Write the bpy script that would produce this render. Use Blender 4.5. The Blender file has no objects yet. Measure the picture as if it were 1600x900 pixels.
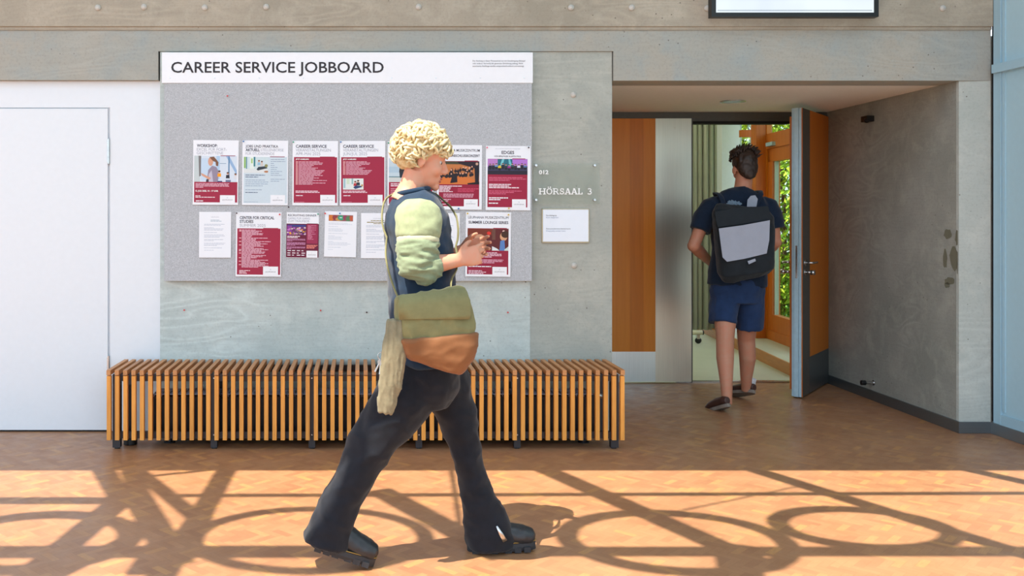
import bpy, bmesh, math, random
from mathutils import Vector, Matrix, noise as mnoise
random.seed(7)
S = bpy.context.scene
COL = S.collection
V = Vector
# ------------------------------------------------------------------ camera geometry
CAMY, CAMZ, FPX, VX, VY = -6.2, 1.418, 1481.8, 562.0, 338.0
def P(x, y, Y):
    """point of the plane at depth Y that the photograph shows at pixel x, y"""
    s = FPX / (Y - CAMY)
    return V(((x - VX) / s, Y, CAMZ + (VY - y) / s))
def FL(x, y):
    """point of the floor that the photograph shows at pixel x, y"""
    d = FPX * CAMZ / (y - VY)
    return V(((x - VX) * d / FPX, CAMY + d, 0))
def lin(r, g, b):
    f = lambda c: (c/255/12.92) if c/255 <= .04045 else ((c/255 + .055)/1.055)**2.4
    return (f(r), f(g), f(b), 1)
# ------------------------------------------------------------------ materials
class NT:
    def __init__(s, m):
        s.t = m.node_tree; s.n = s.t.nodes; s.l = s.t.links
    def add(s, kind, **kw):
        n = s.n.new(kind)
        for k, v in kw.items():
            if k.startswith('i_'):
                n.inputs[k[2:].replace('_', ' ')].default_value = v
            else: setattr(n, k, v)
        return n
    def link(s, a, b): s.l.new(a, b)
    def math(s, op, a, b=None, c=None):
        n = s.n.new('ShaderNodeMath'); n.operation = op
        for i, v in enumerate((a, b, c)):
            if v is None: continue
            if isinstance(v, (int, float)): n.inputs[i].default_value = v
            else: s.l.new(v, n.inputs[i])
        return n.outputs[0]
    def mix(s, f, a, b, blend='MIX'):
        n = s.n.new('ShaderNodeMix'); n.data_type = 'RGBA'; n.blend_type = blend
        for i, v in ((0, f), (6, a), (7, b)):
            if isinstance(v, (int, float, tuple)): n.inputs[i].default_value = v
            else: s.l.new(v, n.inputs[i])
        return n.outputs[2]
    def ramp(s, f, stops):
        n = s.n.new('ShaderNodeValToRGB'); e = n.color_ramp.elements
        while len(e) < len(stops): e.new(.5)
        for el, (p, c) in zip(e, stops):
            el.position = p; el.color = c if isinstance(c, tuple) else (c, c, c, 1)
        s.l.new(f, n.inputs[0]); return n.outputs[0]
    def pos(s, scale=(1, 1, 1), rot=(0, 0, 0), loc=(0, 0, 0), obj=False):
        if obj: g = s.add('ShaderNodeTexCoord').outputs['Object']
        else: g = s.add('ShaderNodeNewGeometry').outputs['Position']
        m = s.add('ShaderNodeMapping'); m.inputs['Scale'].default_value = scale
        m.inputs['Rotation'].default_value = rot; m.inputs['Location'].default_value = loc
        s.l.new(g, m.inputs[0]); return m.outputs[0]
    def noise(s, vec, scale, detail=3, rough=.5, dist=0):
        n = s.add('ShaderNodeTexNoise'); n.inputs['Scale'].default_value = scale
        n.inputs['Detail'].default_value = detail; n.inputs['Roughness'].default_value = rough
        n.inputs['Distortion'].default_value = dist
        s.l.new(vec, n.inputs['Vector']); return n.outputs['Fac']
    def bump(s, h, strength, dist=.01):
        n = s.add('ShaderNodeBump'); n.inputs['Strength'].default_value = strength
        n.inputs['Distance'].default_value = dist
        s.l.new(h, n.inputs['Height']); return n.outputs[0]
def mat(name):
    m = bpy.data.materials.new(name); m.use_nodes = True
    t = NT(m); return m, t, t.n['Principled BSDF']
def plain(name, rgb, rough=.5, metal=0, var=.06, scale=30, spec=.5, bump=0, aniso=None):
    m, t, b = mat(name)
    c = lin(*rgb)
    f = t.noise(t.pos(aniso or (1, 1, 1), obj=True), scale, 3)
    k = t.ramp(f, [(.3, 1 - var), (.7, 1 + var)])
    t.link(t.mix(1.0, c, k, 'MULTIPLY'), b.inputs['Base Color'])
    b.inputs['Roughness'].default_value = rough; b.inputs['Metallic'].default_value = metal
    b.inputs['Specular IOR Level'].default_value = spec
    if bump: t.link(t.bump(f, bump), b.inputs['Normal'])
    return m
def concrete(name, ca, cb, cc, grain=.5, seed=0.0, gs=(1, 1, 1)):
    """board-marked concrete: cloudy tone, plywood grain, pores"""
    m, t, b = mat(name)
    p = t.pos((1, 1, 1), loc=(seed, seed*.7, seed*.3))
    big = t.noise(p, 1.7, 4, .6)
    c = t.mix(t.ramp(big, [(.36, 0.0), (.64, 1.0)]), lin(*ca), lin(*cb))
    mid = t.noise(p, 5.5, 5, .65, .4)
    c = t.mix(t.ramp(mid, [(.48, 0.0), (.72, .75)]), c, lin(*cc))
    # plywood grain: contour lines of a stretched noise
    pg = t.pos((.55*gs[0], 1, 2.1*gs[2]), loc=(seed*1.3, 0, seed))
    n1 = t.noise(pg, 1.6, 2, .45, .5)
    ring = t.math('PINGPONG', t.math('MULTIPLY', n1, 26.0), 1.0)
    g = t.ramp(ring, [(.0, 1.0), (.45, .35), (1.0, 0.0)])
    where = t.ramp(t.noise(p, 1.1, 2), [(.42, 0.0), (.58, 1.0)])
    fine = t.noise(t.pos((1, 1, 14), loc=(seed, 0, 0)), 6, 4, .6)
    g = t.math('MULTIPLY', g, where)
    c = t.mix(t.math('MULTIPLY', g, .5*grain), c, lin(*[min(255, v*1.14) for v in ca]))
    c = t.mix(t.math('MULTIPLY', t.ramp(fine, [(.5, 0.0), (.7, 1.0)]), .26*grain), c, lin(*[v*.84 for v in ca]))
    speck = t.noise(p, 60, 3, .7)
    c = t.mix(t.ramp(speck, [(.3, .22), (.5, 0.0)]), c, lin(*[v*.72 for v in ca]))
    vo = t.add('ShaderNodeTexVoronoi'); vo.inputs['Scale'].default_value = 17
    t.link(p, vo.inputs['Vector'])
    pit = t.math('MULTIPLY', t.ramp(vo.outputs['Distance'], [(.05, 1.0), (.09, 0.0)]),
                 t.ramp(t.noise(p, 3.1, 2), [(.5, 0.0), (.55, .8)]))
    c = t.mix(pit, c, lin(88, 80, 70))
    t.link(c, b.inputs['Base Color'])
    b.inputs['Roughness'].default_value = .72; b.inputs['Specular IOR Level'].default_value = .3
    h = t.math('ADD', t.math('MULTIPLY', g, .3), t.math('MULTIPLY', pit, -1.5))
    h = t.math('ADD', h, t.math('MULTIPLY', speck, .3))
    t.link(t.bump(h, .25, .006), b.inputs['Normal'])
    return m
def wood(name, ca, cb, rough=.45, axis=2, scale=9, var=True):
    m, t, b = mat(name)
    sc = [9, 9, 9]; sc[axis] = .5
    oi = t.add('ShaderNodeObjectInfo')
    p = t.pos(tuple(sc))
    n = t.noise(p, scale, 4, .6, .3)
    c = t.mix(t.ramp(n, [(.3, 0.0), (.7, 1.0)]), lin(*ca), lin(*cb))
    if var:
        k = t.ramp(oi.outputs['Random'], [(0, .86), (1, 1.1)])
        c = t.mix(1.0, c, k, 'MULTIPLY')
    t.link(c, b.inputs['Base Color']); b.inputs['Roughness'].default_value = rough
    t.link(t.bump(n, .08, .003), b.inputs['Normal'])
    return m
def parquet():
    m, t, b = mat('woodblock_parquet')
    W, n = .035, 3
    p = t.pos((1/W, 1/W, 1), rot=(0, 0, math.radians(45)))
    sx = t.add('ShaderNodeSeparateXYZ'); t.link(p, sx.inputs[0])
    u, v = sx.outputs[0], sx.outputs[1]
    i, j = t.math('FLOOR', u), t.math('FLOOR', v)
    k = t.math('FLOORED_MODULO', t.math('SUBTRACT', i, j), float(2*n))
    hor = t.math('LESS_THAN', k, n - .5)
    ida = t.math('SUBTRACT', i, t.math('MULTIPLY', k, hor))
    idb = t.math('ADD', j, t.math('MULTIPLY', t.math('ADD', k, .37), t.math('SUBTRACT', 1.0, hor)))
    cx = t.add('ShaderNodeCombineXYZ'); t.link(ida, cx.inputs[0]); t.link(idb, cx.inputs[1])
    wn = t.add('ShaderNodeTexWhiteNoise'); wn.noise_dimensions = '2D'; t.link(cx.outputs[0], wn.inputs['Vector'])
    r = wn.outputs['Value']
    base = t.ramp(r, [(0, lin(154, 108, 78)), (.3, lin(163, 117, 83)), (.6, lin(168, 122, 87)), (.85, lin(174, 127, 90)), (1, lin(190, 140, 88))])
    # joints
    fu, fv = t.math('FRACT', u), t.math('FRACT', v)
    du = t.math('MINIMUM', fu, t.math('SUBTRACT', 1.0, fu)); dv = t.math('MINIMUM', fv, t.math('SUBTRACT', 1.0, fv))
    # long joints only (across the narrow width of each block)
    jd = t.math('ADD', t.math('MULTIPLY', dv, hor), t.math('MULTIPLY', du, t.math('SUBTRACT', 1.0, hor)))
    jl = t.ramp(jd, [(0, .4), (.05, 0.0)])
    # grain along each block
    gv = t.add('ShaderNodeCombineXYZ')
    t.link(t.math('MULTIPLY', u, t.math('ADD', .4, t.math('MULTIPLY', t.math('SUBTRACT', 1.0, hor), 3.0))), gv.inputs[0])
    t.link(t.math('MULTIPLY', v, t.math('ADD', .4, t.math('MULTIPLY', hor, 3.0))), gv.inputs[1])
    gr = t.noise(gv.outputs[0], 2.2, 4, .6)
    base = t.mix(t.ramp(gr, [(.35, .35), (.65, 0.0)]), base, lin(136, 94, 68))
    pw = t.pos()
    wear = t.noise(pw, 1.1, 4, .6)
    base = t.mix(t.ramp(wear, [(.42, 0.0), (.68, .4)]), base, lin(180, 136, 104))
    base = t.mix(jl, base, lin(120, 78, 56))
    scr = t.noise(t.pos((1, 5, 1), rot=(0, 0, .5)), 7, 6, .8, 2.0)
    base = t.mix(t.ramp(scr, [(.70, 0.0), (.76, .35)]), base, lin(226, 200, 176))
    t.link(base, b.inputs['Base Color'])
    rr = t.ramp(t.noise(pw, 9, 4), [(.3, .30), (.7, .44)])
    t.link(rr, b.inputs['Roughness']); b.inputs['Specular IOR Level'].default_value = .42
    t.link(t.bump(jl, -.15, .002), b.inputs['Normal'])
    return m
def felt():
    m, t, b = mat('grey_felt')
    p = t.pos()
    n = t.noise(p, 260, 2, .7); n2 = t.noise(p, 90, 3, .6)
    c = t.mix(t.ramp(n, [(.32, 0.0), (.68, 1.0)]), lin(158, 161, 166), lin(210, 213, 218))
    c = t.mix(t.ramp(n2, [(.4, .25), (.6, 0.0)]), c, lin(152, 155, 160))
    t.link(c, b.inputs['Base Color']); b.inputs['Roughness'].default_value = .95
    b.inputs['Specular IOR Level'].default_value = .1
    return m
def brushed(name, rgb, rough=.33, axis=0, metal=1.0):
    m, t, b = mat(name)
    sc = [40, 40, 40]; sc[axis] = .6
    n = t.noise(t.pos(tuple(sc)), 5, 4, .6)
    t.link(t.mix(t.ramp(n, [(.3, 0.0), (.7, 1.0)]), lin(*[v*.96 for v in rgb]), lin(*rgb)), b.inputs['Base Color'])
    b.inputs['Metallic'].default_value = metal; b.inputs['Roughness'].default_value = rough
    return m
def glass_mat(name, tint=(235, 245, 240), refl=.07):
    m = bpy.data.materials.new(name); m.use_nodes = True; t = NT(m)
    for n in list(t.n): t.n.remove(n)
    o = t.add('ShaderNodeOutputMaterial'); mx = t.add('ShaderNodeMixShader')
    a = t.add('ShaderNodeBsdfTransparent'); a.inputs[0].default_value = lin(*tint)
    g = t.add('ShaderNodeBsdfGlossy'); g.inputs['Roughness'].default_value = .03
    mx.inputs[0].default_value = refl
    t.link(a.outputs[0], mx.inputs[1]); t.link(g.outputs[0], mx.inputs[2]); t.link(mx.outputs[0], o.inputs[0])
    return m
def cloth(name, rgb, var=.12, scale=40, rough=.9):
    m, t, b = mat(name)
    p = t.pos(obj=True)
    n = t.noise(p, scale, 4, .6); n2 = t.noise(p, 600, 2)
    c = t.mix(1.0, lin(*rgb), t.ramp(n, [(.3, 1 - var), (.7, 1 + var)]), 'MULTIPLY')
    t.link(c, b.inputs['Base Color']); b.inputs['Roughness'].default_value = rough
    b.inputs['Specular IOR Level'].default_value = .2
    b.inputs['Sheen Weight'].default_value = .15
    t.link(t.bump(n2, .25, .002), b.inputs['Normal'])
    return m
def skin_mat(name, rgb):
    m, t, b = mat(name)
    n = t.noise(t.pos(obj=True), 24, 4, .6)
    t.link(t.mix(t.ramp(n, [(.3, 0.0), (.7, 1.0)]), lin(*rgb), lin(min(255, rgb[0]*1.03), rgb[1]*.93, rgb[2]*.9)), b.inputs['Base Color'])
    b.inputs['Roughness'].default_value = .5; b.inputs['Specular IOR Level'].default_value = .35
    b.inputs['Subsurface Weight'].default_value = .08; b.inputs['Subsurface Radius'].default_value = (.012, .005, .003)
    return m
def hair_mat(name, ca, cb):
    m, t, b = mat(name)
    n = t.noise(t.pos(obj=True), 45, 4, .7)
    t.link(t.mix(t.ramp(n, [(.35, 0.0), (.65, 1.0)]), lin(*ca), lin(*cb)), b.inputs['Base Color'])
    b.inputs['Roughness'].default_value = .5
    return m
def print_mat():
    m, t, b = mat('printed_ink')
    a = t.add('ShaderNodeAttribute'); a.attribute_name = 'Col'
    n = t.noise(t.pos(), 90, 2)
    t.link(t.mix(1.0, a.outputs['Color'], t.ramp(n, [(.3, .97), (.7, 1.0)]), 'MULTIPLY'), b.inputs['Base Color'])
    b.inputs['Roughness'].default_value = .45; b.inputs['Specular IOR Level'].default_value = .3
    return m
def emit(name, rgb, strength):
    m, t, b = mat(name)
    n = t.noise(t.pos(), 2.5, 2)
    c = t.mix(t.ramp(n, [(.4, 0.0), (.6, 1.0)]), lin(*rgb), lin(*[min(255, v*1.03 + 4) for v in rgb]))
    t.link(c, b.inputs['Emission Color']); b.inputs['Emission Strength'].default_value = strength
    b.inputs['Base Color'].default_value = (.02, .02, .02, 1); b.inputs['Roughness'].default_value = .15
    return m
M = dict(
    conc_up=concrete('concrete_beam', (172, 162, 146), (158, 150, 135), (186, 178, 163), .7, 3.1),  # warm beam and cool infill: mixed lighting put into the concrete tones
    conc_mid=concrete('concrete_band', (162, 164, 158), (172, 166, 154), (154, 164, 165), .6, 8.4),
    conc_in=concrete('concrete_infill', (190, 200, 198), (178, 190, 188), (206, 213, 208), 1.0, 1.7),
    conc_pier=concrete('concrete_pier', (170, 172, 164), (160, 164, 158), (184, 184, 174), .7, 5.9),
    conc_corner=concrete('concrete_corner', (190, 194, 188), (180, 186, 180), (202, 204, 196), .6, 4.2),
    conc_niche=concrete('concrete_niche', (158, 158, 150), (142, 144, 136), (172, 172, 162), .9, 6.6),
    soffit=plain('shaded_soffit', (150, 122, 96), .8, var=.1, scale=12),  # brown holds the shade under the lintel
    white=plain('white_lacquer', (226, 231, 237), .35, var=.01),
    gap=plain('dark_gap', (20, 20, 22), .8),
    plaster=plain('white_plaster', (238, 236, 232), .9, var=.02),
    floor=parquet(), felt=felt(),
    sign_white=plain('sign_white', (240, 241, 246), .4, var=.01),
    paper=plain('paper', (238, 240, 246), .6, var=.012, scale=8),
    ink=print_mat(),
    txt_black=plain('lettering_black', (34, 22, 30), .5), txt_dark=plain('lettering_dark', (58, 54, 72), .5),
    txt_grey=plain('lettering_grey', (164, 166, 180), .5), txt_white=plain('lettering_white', (240, 240, 240), .5),
    txt_pink=plain('lettering_pink', (236, 205, 214), .5),
    txt_blue=plain('lettering_blue', (120, 140, 170), .5),
    slat=wood('larch_front', (214, 140, 58), (238, 164, 74), .5, 2), slat_top=wood('larch_top', (182, 122, 74), (206, 146, 92), .5, 1),
    steel_dark=plain('charcoal_steel', (52, 50, 54), .45, .2), heater=plain('black_heater', (30, 29, 33), .4, .2),
    fin=plain('heater_fin', (120, 124, 140), .25, .9),
    veneer=wood('orange_veneer', (220, 130, 26), (228, 140, 34), .4, 2, 5, False), veneer2=wood('orange_veneer_dark', (204, 116, 20), (216, 126, 28), .4, 2, 5, False),
    winwood=wood('window_wood', (186, 96, 24), (206, 114, 36), .45, 2, 6, False),
    stainless=brushed('stainless', (222, 216, 200), .34, 2), stainless2=brushed('stainless_plate', (226, 234, 234), .3, 2),
    grey_metal=plain('grey_door_metal', (170, 198, 212), .4, .1), dark_metal=plain('dark_frame_metal', (92, 92, 88), .5, .2),
    chrome=plain('satin_chrome', (200, 200, 200), .25, 1.0), black=plain('black_plastic', (18, 18, 20), .4),
    base_metal=brushed('baseboard_metal', (122, 128, 132), .4, 0, .8),
    base_light=brushed('baseboard_metal_light', (150, 158, 162), .4, 0, .8),
    paleblue=plain('pale_blue_paint', (162, 196, 212), .45, var=.015), paleblue2=plain('pale_blue_panel', (170, 204, 218), .4, var=.015),
    glass=glass_mat('clear_glass'), acrylic=glass_mat('acrylic', (246, 247, 244), .03),
    screen=emit('screen_reflection_glow', (228, 238, 250), 1.0), curtain=cloth('curtain_cloth', (186, 190, 172), .05, 6),  # screen emission stands for the windows' reflection
    lino=plain('pale_linoleum', (196, 198, 176), .35, var=.04, scale=3),
    plinth=wood('plinth_wood', (176, 108, 44), (196, 126, 56), .4, 1, 5, False),
    hallwall=plain('hall_wall', (214, 220, 222), .8, var=.02),
    leafs=None,
    navy=cloth('navy_cotton', (30, 50, 72)), pale=cloth('pale_green_cotton', (150, 158, 124)), cream=cloth('cream_cotton', (188, 186, 156)), sage=cloth('sage_cotton', (130, 142, 114)),
    olive=cloth('olive_canvas', (128, 124, 86), .14, 14), tan=cloth('tan_leather', (128, 84, 52), .1, 14, .6), strap=cloth('beige_webbing', (134, 126, 102)),
    denim=cloth('black_denim', (28, 31, 39), .2, 18), boot=plain('black_leather', (38, 41, 46), .42, var=.1, scale=20, bump=.1), sole=plain('rubber_sole', (40, 44, 50), .6),
    stitch=plain('yellow_stitch', (150, 120, 60), .6),
    skin=skin_mat('warm_skin', (214, 158, 132)), skin2=skin_mat('tanned_skin', (196, 142, 116)),
    blond=hair_mat('blond_hair', (192, 166, 116), (232, 216, 176)), brown=hair_mat('brown_hair', (34, 24, 20), (56, 40, 32)),
    lip=skin_mat('lip_skin', (176, 98, 88)), eye=plain('eye_white', (200, 188, 180), .2), iris=plain('iris_dark', (50, 44, 40), .2),
    tee=cloth('navy_tee', (24, 38, 58)), shorts=cloth('blue_shorts', (36, 56, 92), .15, 16), packblack=cloth('black_nylon', (32, 38, 44), .1, 16, .7), packgrey=cloth('grey_nylon', (162, 166, 180), .05, 10, .6),
    clog=plain('brown_leather', (72, 46, 40), .45, var=.1), clogsole=plain('grey_sole', (134, 122, 112), .7), sock=cloth('white_sock', (216, 214, 220)),
    bark=plain('bark', (70, 54, 40), .9, var=.2), grass=None,
    redpin=plain('red_plastic', (214, 44, 44), .3), bluepin=plain('blue_plastic', (36, 110, 176), .3), greenpin=plain('green_plastic', (20, 140, 100), .3), yellowpin=plain('yellow_plastic', (214, 178, 20), .3), darkpin=plain('dark_plastic', (60, 22, 34), .3), pinkpin=plain('pink_plastic', (226, 90, 120), .3),
    scuff=plain('olive_stain', (112, 110, 92), .8),
)
def leaf_mat():
    m, t, b = mat('sunlit_leaf')
    g = t.add('ShaderNodeNewGeometry')
    c = t.ramp(g.outputs['Random Per Island'], [(0, lin(70, 110, 30)), (.5, lin(140, 172, 40)), (1, lin(214, 216, 70))])
    t.link(c, b.inputs['Base Color']); b.inputs['Roughness'].default_value = .5
    b.inputs['Transmission Weight'].default_value = 0
    return m
M['leafs'] = leaf_mat(); M['grass'] = plain('lawn', (110, 150, 50), .9, var=.3, scale=20)
# ------------------------------------------------------------------ objects
def tag(o, label=None, cat=None, group=None, kind=None):
    if label: o['label'] = label
    if cat: o['category'] = cat
    if group: o['group'] = group
    if kind: o['kind'] = kind
    return o
def link(o, parent=None):
    COL.objects.link(o)
    if parent is not None: o.parent = parent
    return o
def empty(name, loc=(0, 0, 0), rz=0):
    o = bpy.data.objects.new(name, None); o.location = loc; o.rotation_euler = (0, 0, rz); o.empty_display_size = .05
    return link(o)
def obj(name, bm, m, parent=None, smooth=False, bevel=0, loc=None, segs=2):
    if bevel:
        es = [e for e in bm.edges if len(e.link_faces) == 2 and e.calc_face_angle(0) > .6]
        bmesh.ops.bevel(bm, geom=es, offset=bevel, segments=segs, affect='EDGES', profile=.5, clamp_overlap=True)
    bmesh.ops.recalc_face_normals(bm, faces=bm.faces)
    me = bpy.data.meshes.new(name); bm.to_mesh(me); bm.free()
    for x in (m if isinstance(m, (list, tuple)) else [m]): me.materials.append(x)
    if smooth:
        for p in me.polygons: p.use_smooth = True
    o = bpy.data.objects.new(name, me)
    if loc is not None: o.location = loc
    return link(o, parent)
def box(bm, lo, hi, mi=0):
    lo, hi = V(lo), V(hi)
    vs = [bm.verts.new((x, y, z)) for x in (lo.x, hi.x) for y in (lo.y, hi.y) for z in (lo.z, hi.z)]
    fs = []
    for q in ((0, 1, 3, 2), (4, 6, 7, 5), (0, 4, 5, 1), (2, 3, 7, 6), (0, 2, 6, 4), (1, 5, 7, 3)):
        f = bm.faces.new([vs[i] for i in q]); f.material_index = mi; fs.append(f)
    return vs, fs
def boxes(*bs):
    bm = bmesh.new()
    for b in bs: box(bm, *b)
    return bm
def prism(bm, pts, z0, z1, mi=0):
    """vertical prism over a floor polygon"""
    a = [bm.verts.new((x, y, z0)) for x, y in pts]; b = [bm.verts.new((x, y, z1)) for x, y in pts]
    fs = [bm.faces.new(a[::-1]), bm.faces.new(b)]
    n = len(pts)
    for i in range(n): fs.append(bm.faces.new((a[i], a[(i+1) % n], b[(i+1) % n], b[i])))
    for f in fs: f.material_index = mi
def frames(pts, ref):
    out = []
    for i, p in enumerate(pts):
        t = (pts[min(i+1, len(pts)-1)] - pts[max(i-1, 0)]).normalized()
        b = ref - t*ref.dot(t)
        if b.length < 1e-4: b = t.orthogonal()
        b.normalize(); out.append((t.cross(b).normalized(), b))
    return out
def tube(bm, pts, radii, n=14, ref=V((0, 1, 0)), mi=0, power=2.0):
    """closed tube: radii are r or (in-plane, along ref)"""
    pts = [V(p) for p in pts]; fr = frames(pts, V(ref)); rings = []
    for p, r, (a, b) in zip(pts, radii, fr):
        ra, rb = r if isinstance(r, tuple) else (r, r)
        ring = []
        for k in range(n):
            th = 2*math.pi*k/n; c, s = math.cos(th), math.sin(th)
            if power != 2.0:
                c = math.copysign(abs(c)**(2/power), c); s = math.copysign(abs(s)**(2/power), s)
            ring.append(bm.verts.new(p + a*ra*c + b*rb*s))
        rings.append(ring)
    for r0, r1 in zip(rings, rings[1:]):
        for k in range(n):
            f = bm.faces.new((r0[k], r0[(k+1) % n], r1[(k+1) % n], r1[k])); f.material_index = mi
    for r, p in ((rings[0], pts[0]), (rings[-1], pts[-1])):
        c = bm.verts.new(p)
        for k in range(n):
            f = bm.faces.new((r[k], r[(k+1) % n], c)); f.material_index = mi
def ball(bm, c, r, rot=None, u=18, v=12):
    r = r if isinstance(r, (tuple, list)) else (r, r, r)
    mx = Matrix.Translation(V(c)) @ (rot.to_4x4() if rot else Matrix()) @ Matrix.Diagonal((*r, 1))
    bmesh.ops.create_uvsphere(bm, u_segments=u, v_segments=v, radius=1, matrix=mx)
def cyl(bm, c, axis, r, h, n=20, r2=None):
    q = V(axis).to_track_quat('Z', 'Y').to_matrix().to_4x4()
    bmesh.ops.create_cone(bm, cap_ends=True, segments=n, radius1=r, radius2=r if r2 is None else r2, depth=h, matrix=Matrix.Translation(V(c)) @ q)
def organic(name, bm, m, parent=None, voxel=.008, smooth=4, wrinkle=None):
    """fuse overlapping closed shapes into one continuous surface"""
    bmesh.ops.recalc_face_normals(bm, faces=bm.faces)
    me = bpy.data.meshes.new(name); bm.to_mesh(me); bm.free()
    o = bpy.data.objects.new(name, me); COL.objects.link(o)
    r = o.modifiers.new('r', 'REMESH'); r.mode = 'VOXEL'; r.voxel_size = voxel
    s = o.modifiers.new('s', 'SMOOTH'); s.iterations = smooth; s.factor = .5
    dg = bpy.context.evaluated_depsgraph_get(); dg.update()
    new = bpy.data.meshes.new_from_object(o.evaluated_get(dg))
    o.modifiers.clear(); o.data = new; bpy.data.meshes.remove(me); new.name = name
    if wrinkle: wrinkle(new)
    new.materials.clear()
    for x in (m if isinstance(m, (list, tuple)) else [m]): new.materials.append(x)
    for p in new.polygons: p.use_smooth = True
    if parent is not None: o.parent = parent
    return o
from mathutils.bvhtree import BVHTree
def drape(pts, objs, off, n=26, snap=0):
    """smooth path through pts, pushed out of the garments it lies on"""
    vs, ps = [], []
    for o in objs:
        b = len(vs); vs += [v.co.copy() for v in o.data.vertices]; ps += [tuple(b + i for i in p.vertices) for p in o.data.polygons]
    tree = BVHTree.FromPolygons(vs, ps); q = [V(p) for p in pts]; q = [q[0]*2 - q[1]] + q + [q[-1]*2 - q[-2]]; out = []
    m = len(q) - 3
    for k in range(n + 1):
        t = min(k/n*m, m - 1e-6); i = int(t); t -= i; a, b, c, d = q[i:i + 4]
        out.append(.5*((2*b) + (c - a)*t + (2*a - 5*b + 4*c - d)*t*t + (3*b - a - 3*c + d)*t**3))
    for rep in range(4):
        for k, p in enumerate(out):
            h, nn, _, dist = tree.find_nearest(p)
            if (p - h).dot(nn) < off or (dist < snap and 10 < k): out[k] = h + nn*off
        if rep < 3: out = [out[0]] + [(out[k-1] + out[k]*2 + out[k+1])/4 for k in range(1, len(out) - 1)] + [out[-1]]
    return out
def folds(amp, freq, stretch=(1, 1, 1), seed=0):
    def f(me):
        me.update()
        ns = [v.normal.copy() for v in me.vertices]
        for v, n in zip(me.vertices, ns):
            c = V((v.co.x*stretch[0], v.co.y*stretch[1], v.co.z*stretch[2]))*freq + V((seed, seed, seed))
            k = mnoise.noise(c) + .5*mnoise.noise(c*2.1)
            k = 1 - abs(k)*2
            v.co += n*amp*k
    return f
def text(name, s, parent, x0, z0, cap, width, y, m, weight=0.0, align='L', depth=0):
    """lettering as a flat mesh facing -Y: left end x0, baseline z0"""
    cu = bpy.data.curves.new(name, 'FONT'); cu.body = s; cu.size = 1; cu.offset = weight; cu.extrude = depth; cu.resolution_u = 3
    t = bpy.data.objects.new(name, cu); COL.objects.link(t)
    dg = bpy.context.evaluated_depsgraph_get(); dg.update()
    me = bpy.data.meshes.new_from_object(t.evaluated_get(dg))
    bpy.data.objects.remove(t); bpy.data.curves.remove(cu)
    xs = [v.co.x for v in me.vertices]; lo, hi = min(xs), max(xs)
    kz = cap/.729
    kx = width/(hi - lo) if width else kz
    for v in me.vertices:
        a, b, c = v.co
        v.co = (x0 + (a - lo)*kx, y - c, z0 + b*kz)
    me.materials.clear(); me.materials.append(m); me.name = name
    o = bpy.data.objects.new(name, me)
    return link(o, parent)
class Ink:
    """flat printed shapes, each a little in front of the one before"""
    def __init__(s, y): s.bm = bmesh.new(); s.c = s.bm.loops.layers.float_color.new('Col'); s.y = y; s.k = 0
    def poly(s, pts, rgb):
        vs = [s.bm.verts.new((x, s.y - s.k*2e-5, z)) for x, z in pts]; s.k += 1
        f = s.bm.faces.new(vs); c = lin(*rgb)
        for l in f.loops: l[s.c] = c
    def rect(s, x0, z0, x1, z1, rgb): s.poly([(x0, z0), (x1, z0), (x1, z1), (x0, z1)], rgb)
    def ell(s, cx, cz, rx, rz, rgb, n=14): s.poly([(cx + rx*math.cos(2*math.pi*i/n), cz + rz*math.sin(2*math.pi*i/n)) for i in range(n)], rgb)
    def stroke(s, pts, w, rgb):
        for (x0, z0), (x1, z1) in zip(pts, pts[1:]):
            d = V((x1-x0, z1-z0)); n = V((-d.y, d.x)).normalized()*w/2
            s.poly([(x0+n.x, z0+n.y), (x1+n.x, z1+n.y), (x1-n.x, z1-n.y), (x0-n.x, z0-n.y)], rgb)
            s.k -= 1
        s.k += 1
    def build(s, name, parent):
        if not s.bm.faces: s.bm.free(); return None
        return obj(name, s.bm, M['ink'], parent)

# ================================================================== THE SETTING
s0 = FPX/6.2
X = lambda px, Y=0: P(px, 0, Y).x
Z = lambda py, Y=0: P(0, py, Y).z
ROOF = 7.0
# floor
bm = boxes(((-8, -11, -.1), (6, 1.895, 0)))
tag(obj('floor', bm, M['floor']), kind='structure')
# back wall, cast in separate pours; their tints also carry warm and cool daylight
wb = tag(empty('wall_back'), kind='structure')
bm = bmesh.new(); xs = [-8, X(120), X(640), X(1120), X(1548)]
zb = Z(42)
for a, b in zip(xs, xs[1:]): box(bm, (a, -.022, zb), (b, .35, 3.9))
for a, b in zip([-8, X(640), X(1548)], [X(640), X(1548)]): box(bm, (a, -.022, 3.9), (b, .35, ROOF))
tag(obj('upper_beam', bm, M['conc_up'], wb, bevel=.004), kind='structure')
bm = boxes(((-8, -.010, Z(47)), (X(1548), .3, zb)))
tag(obj('beam_lip', bm, M['conc_up'], wb, bevel=.003), kind='structure')
bm = bmesh.new()
zt = Z(47)
for a, b, z0 in ((-8, X(151), Z(125)), (X(151), X(247), Z(125)), (X(247), X(640), Z(80)), (X(640), X(846), Z(80)), (X(846), X(958.5), Z(80)),
                 (X(958.5), X(1042), Z(126)), (X(1042), X(1372), Z(126)), (X(1372), X(1548), Z(126))):
    box(bm, (a, 0, z0), (b, .24, zt))
tag(obj('lintel_band', bm, M['conc_mid'], wb, bevel=.003), kind='structure')
bm = boxes(((X(249.5), .014, 0), (X(829), .25, Z(80) - .001)))
tag(obj('infill_panel', bm, M['conc_in'], wb, bevel=.003), kind='structure')
bm = boxes(((X(829), .011, 0), (X(957), .24, Z(134))), ((X(829), .013, Z(134)), (X(957), .24, Z(80) - .001)))
tag(obj('pier', bm, M['conc_pier'], wb, bevel=.005), kind='structure')
NX0, NX1, NY = X(1500), 3.985, 1.88
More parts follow.
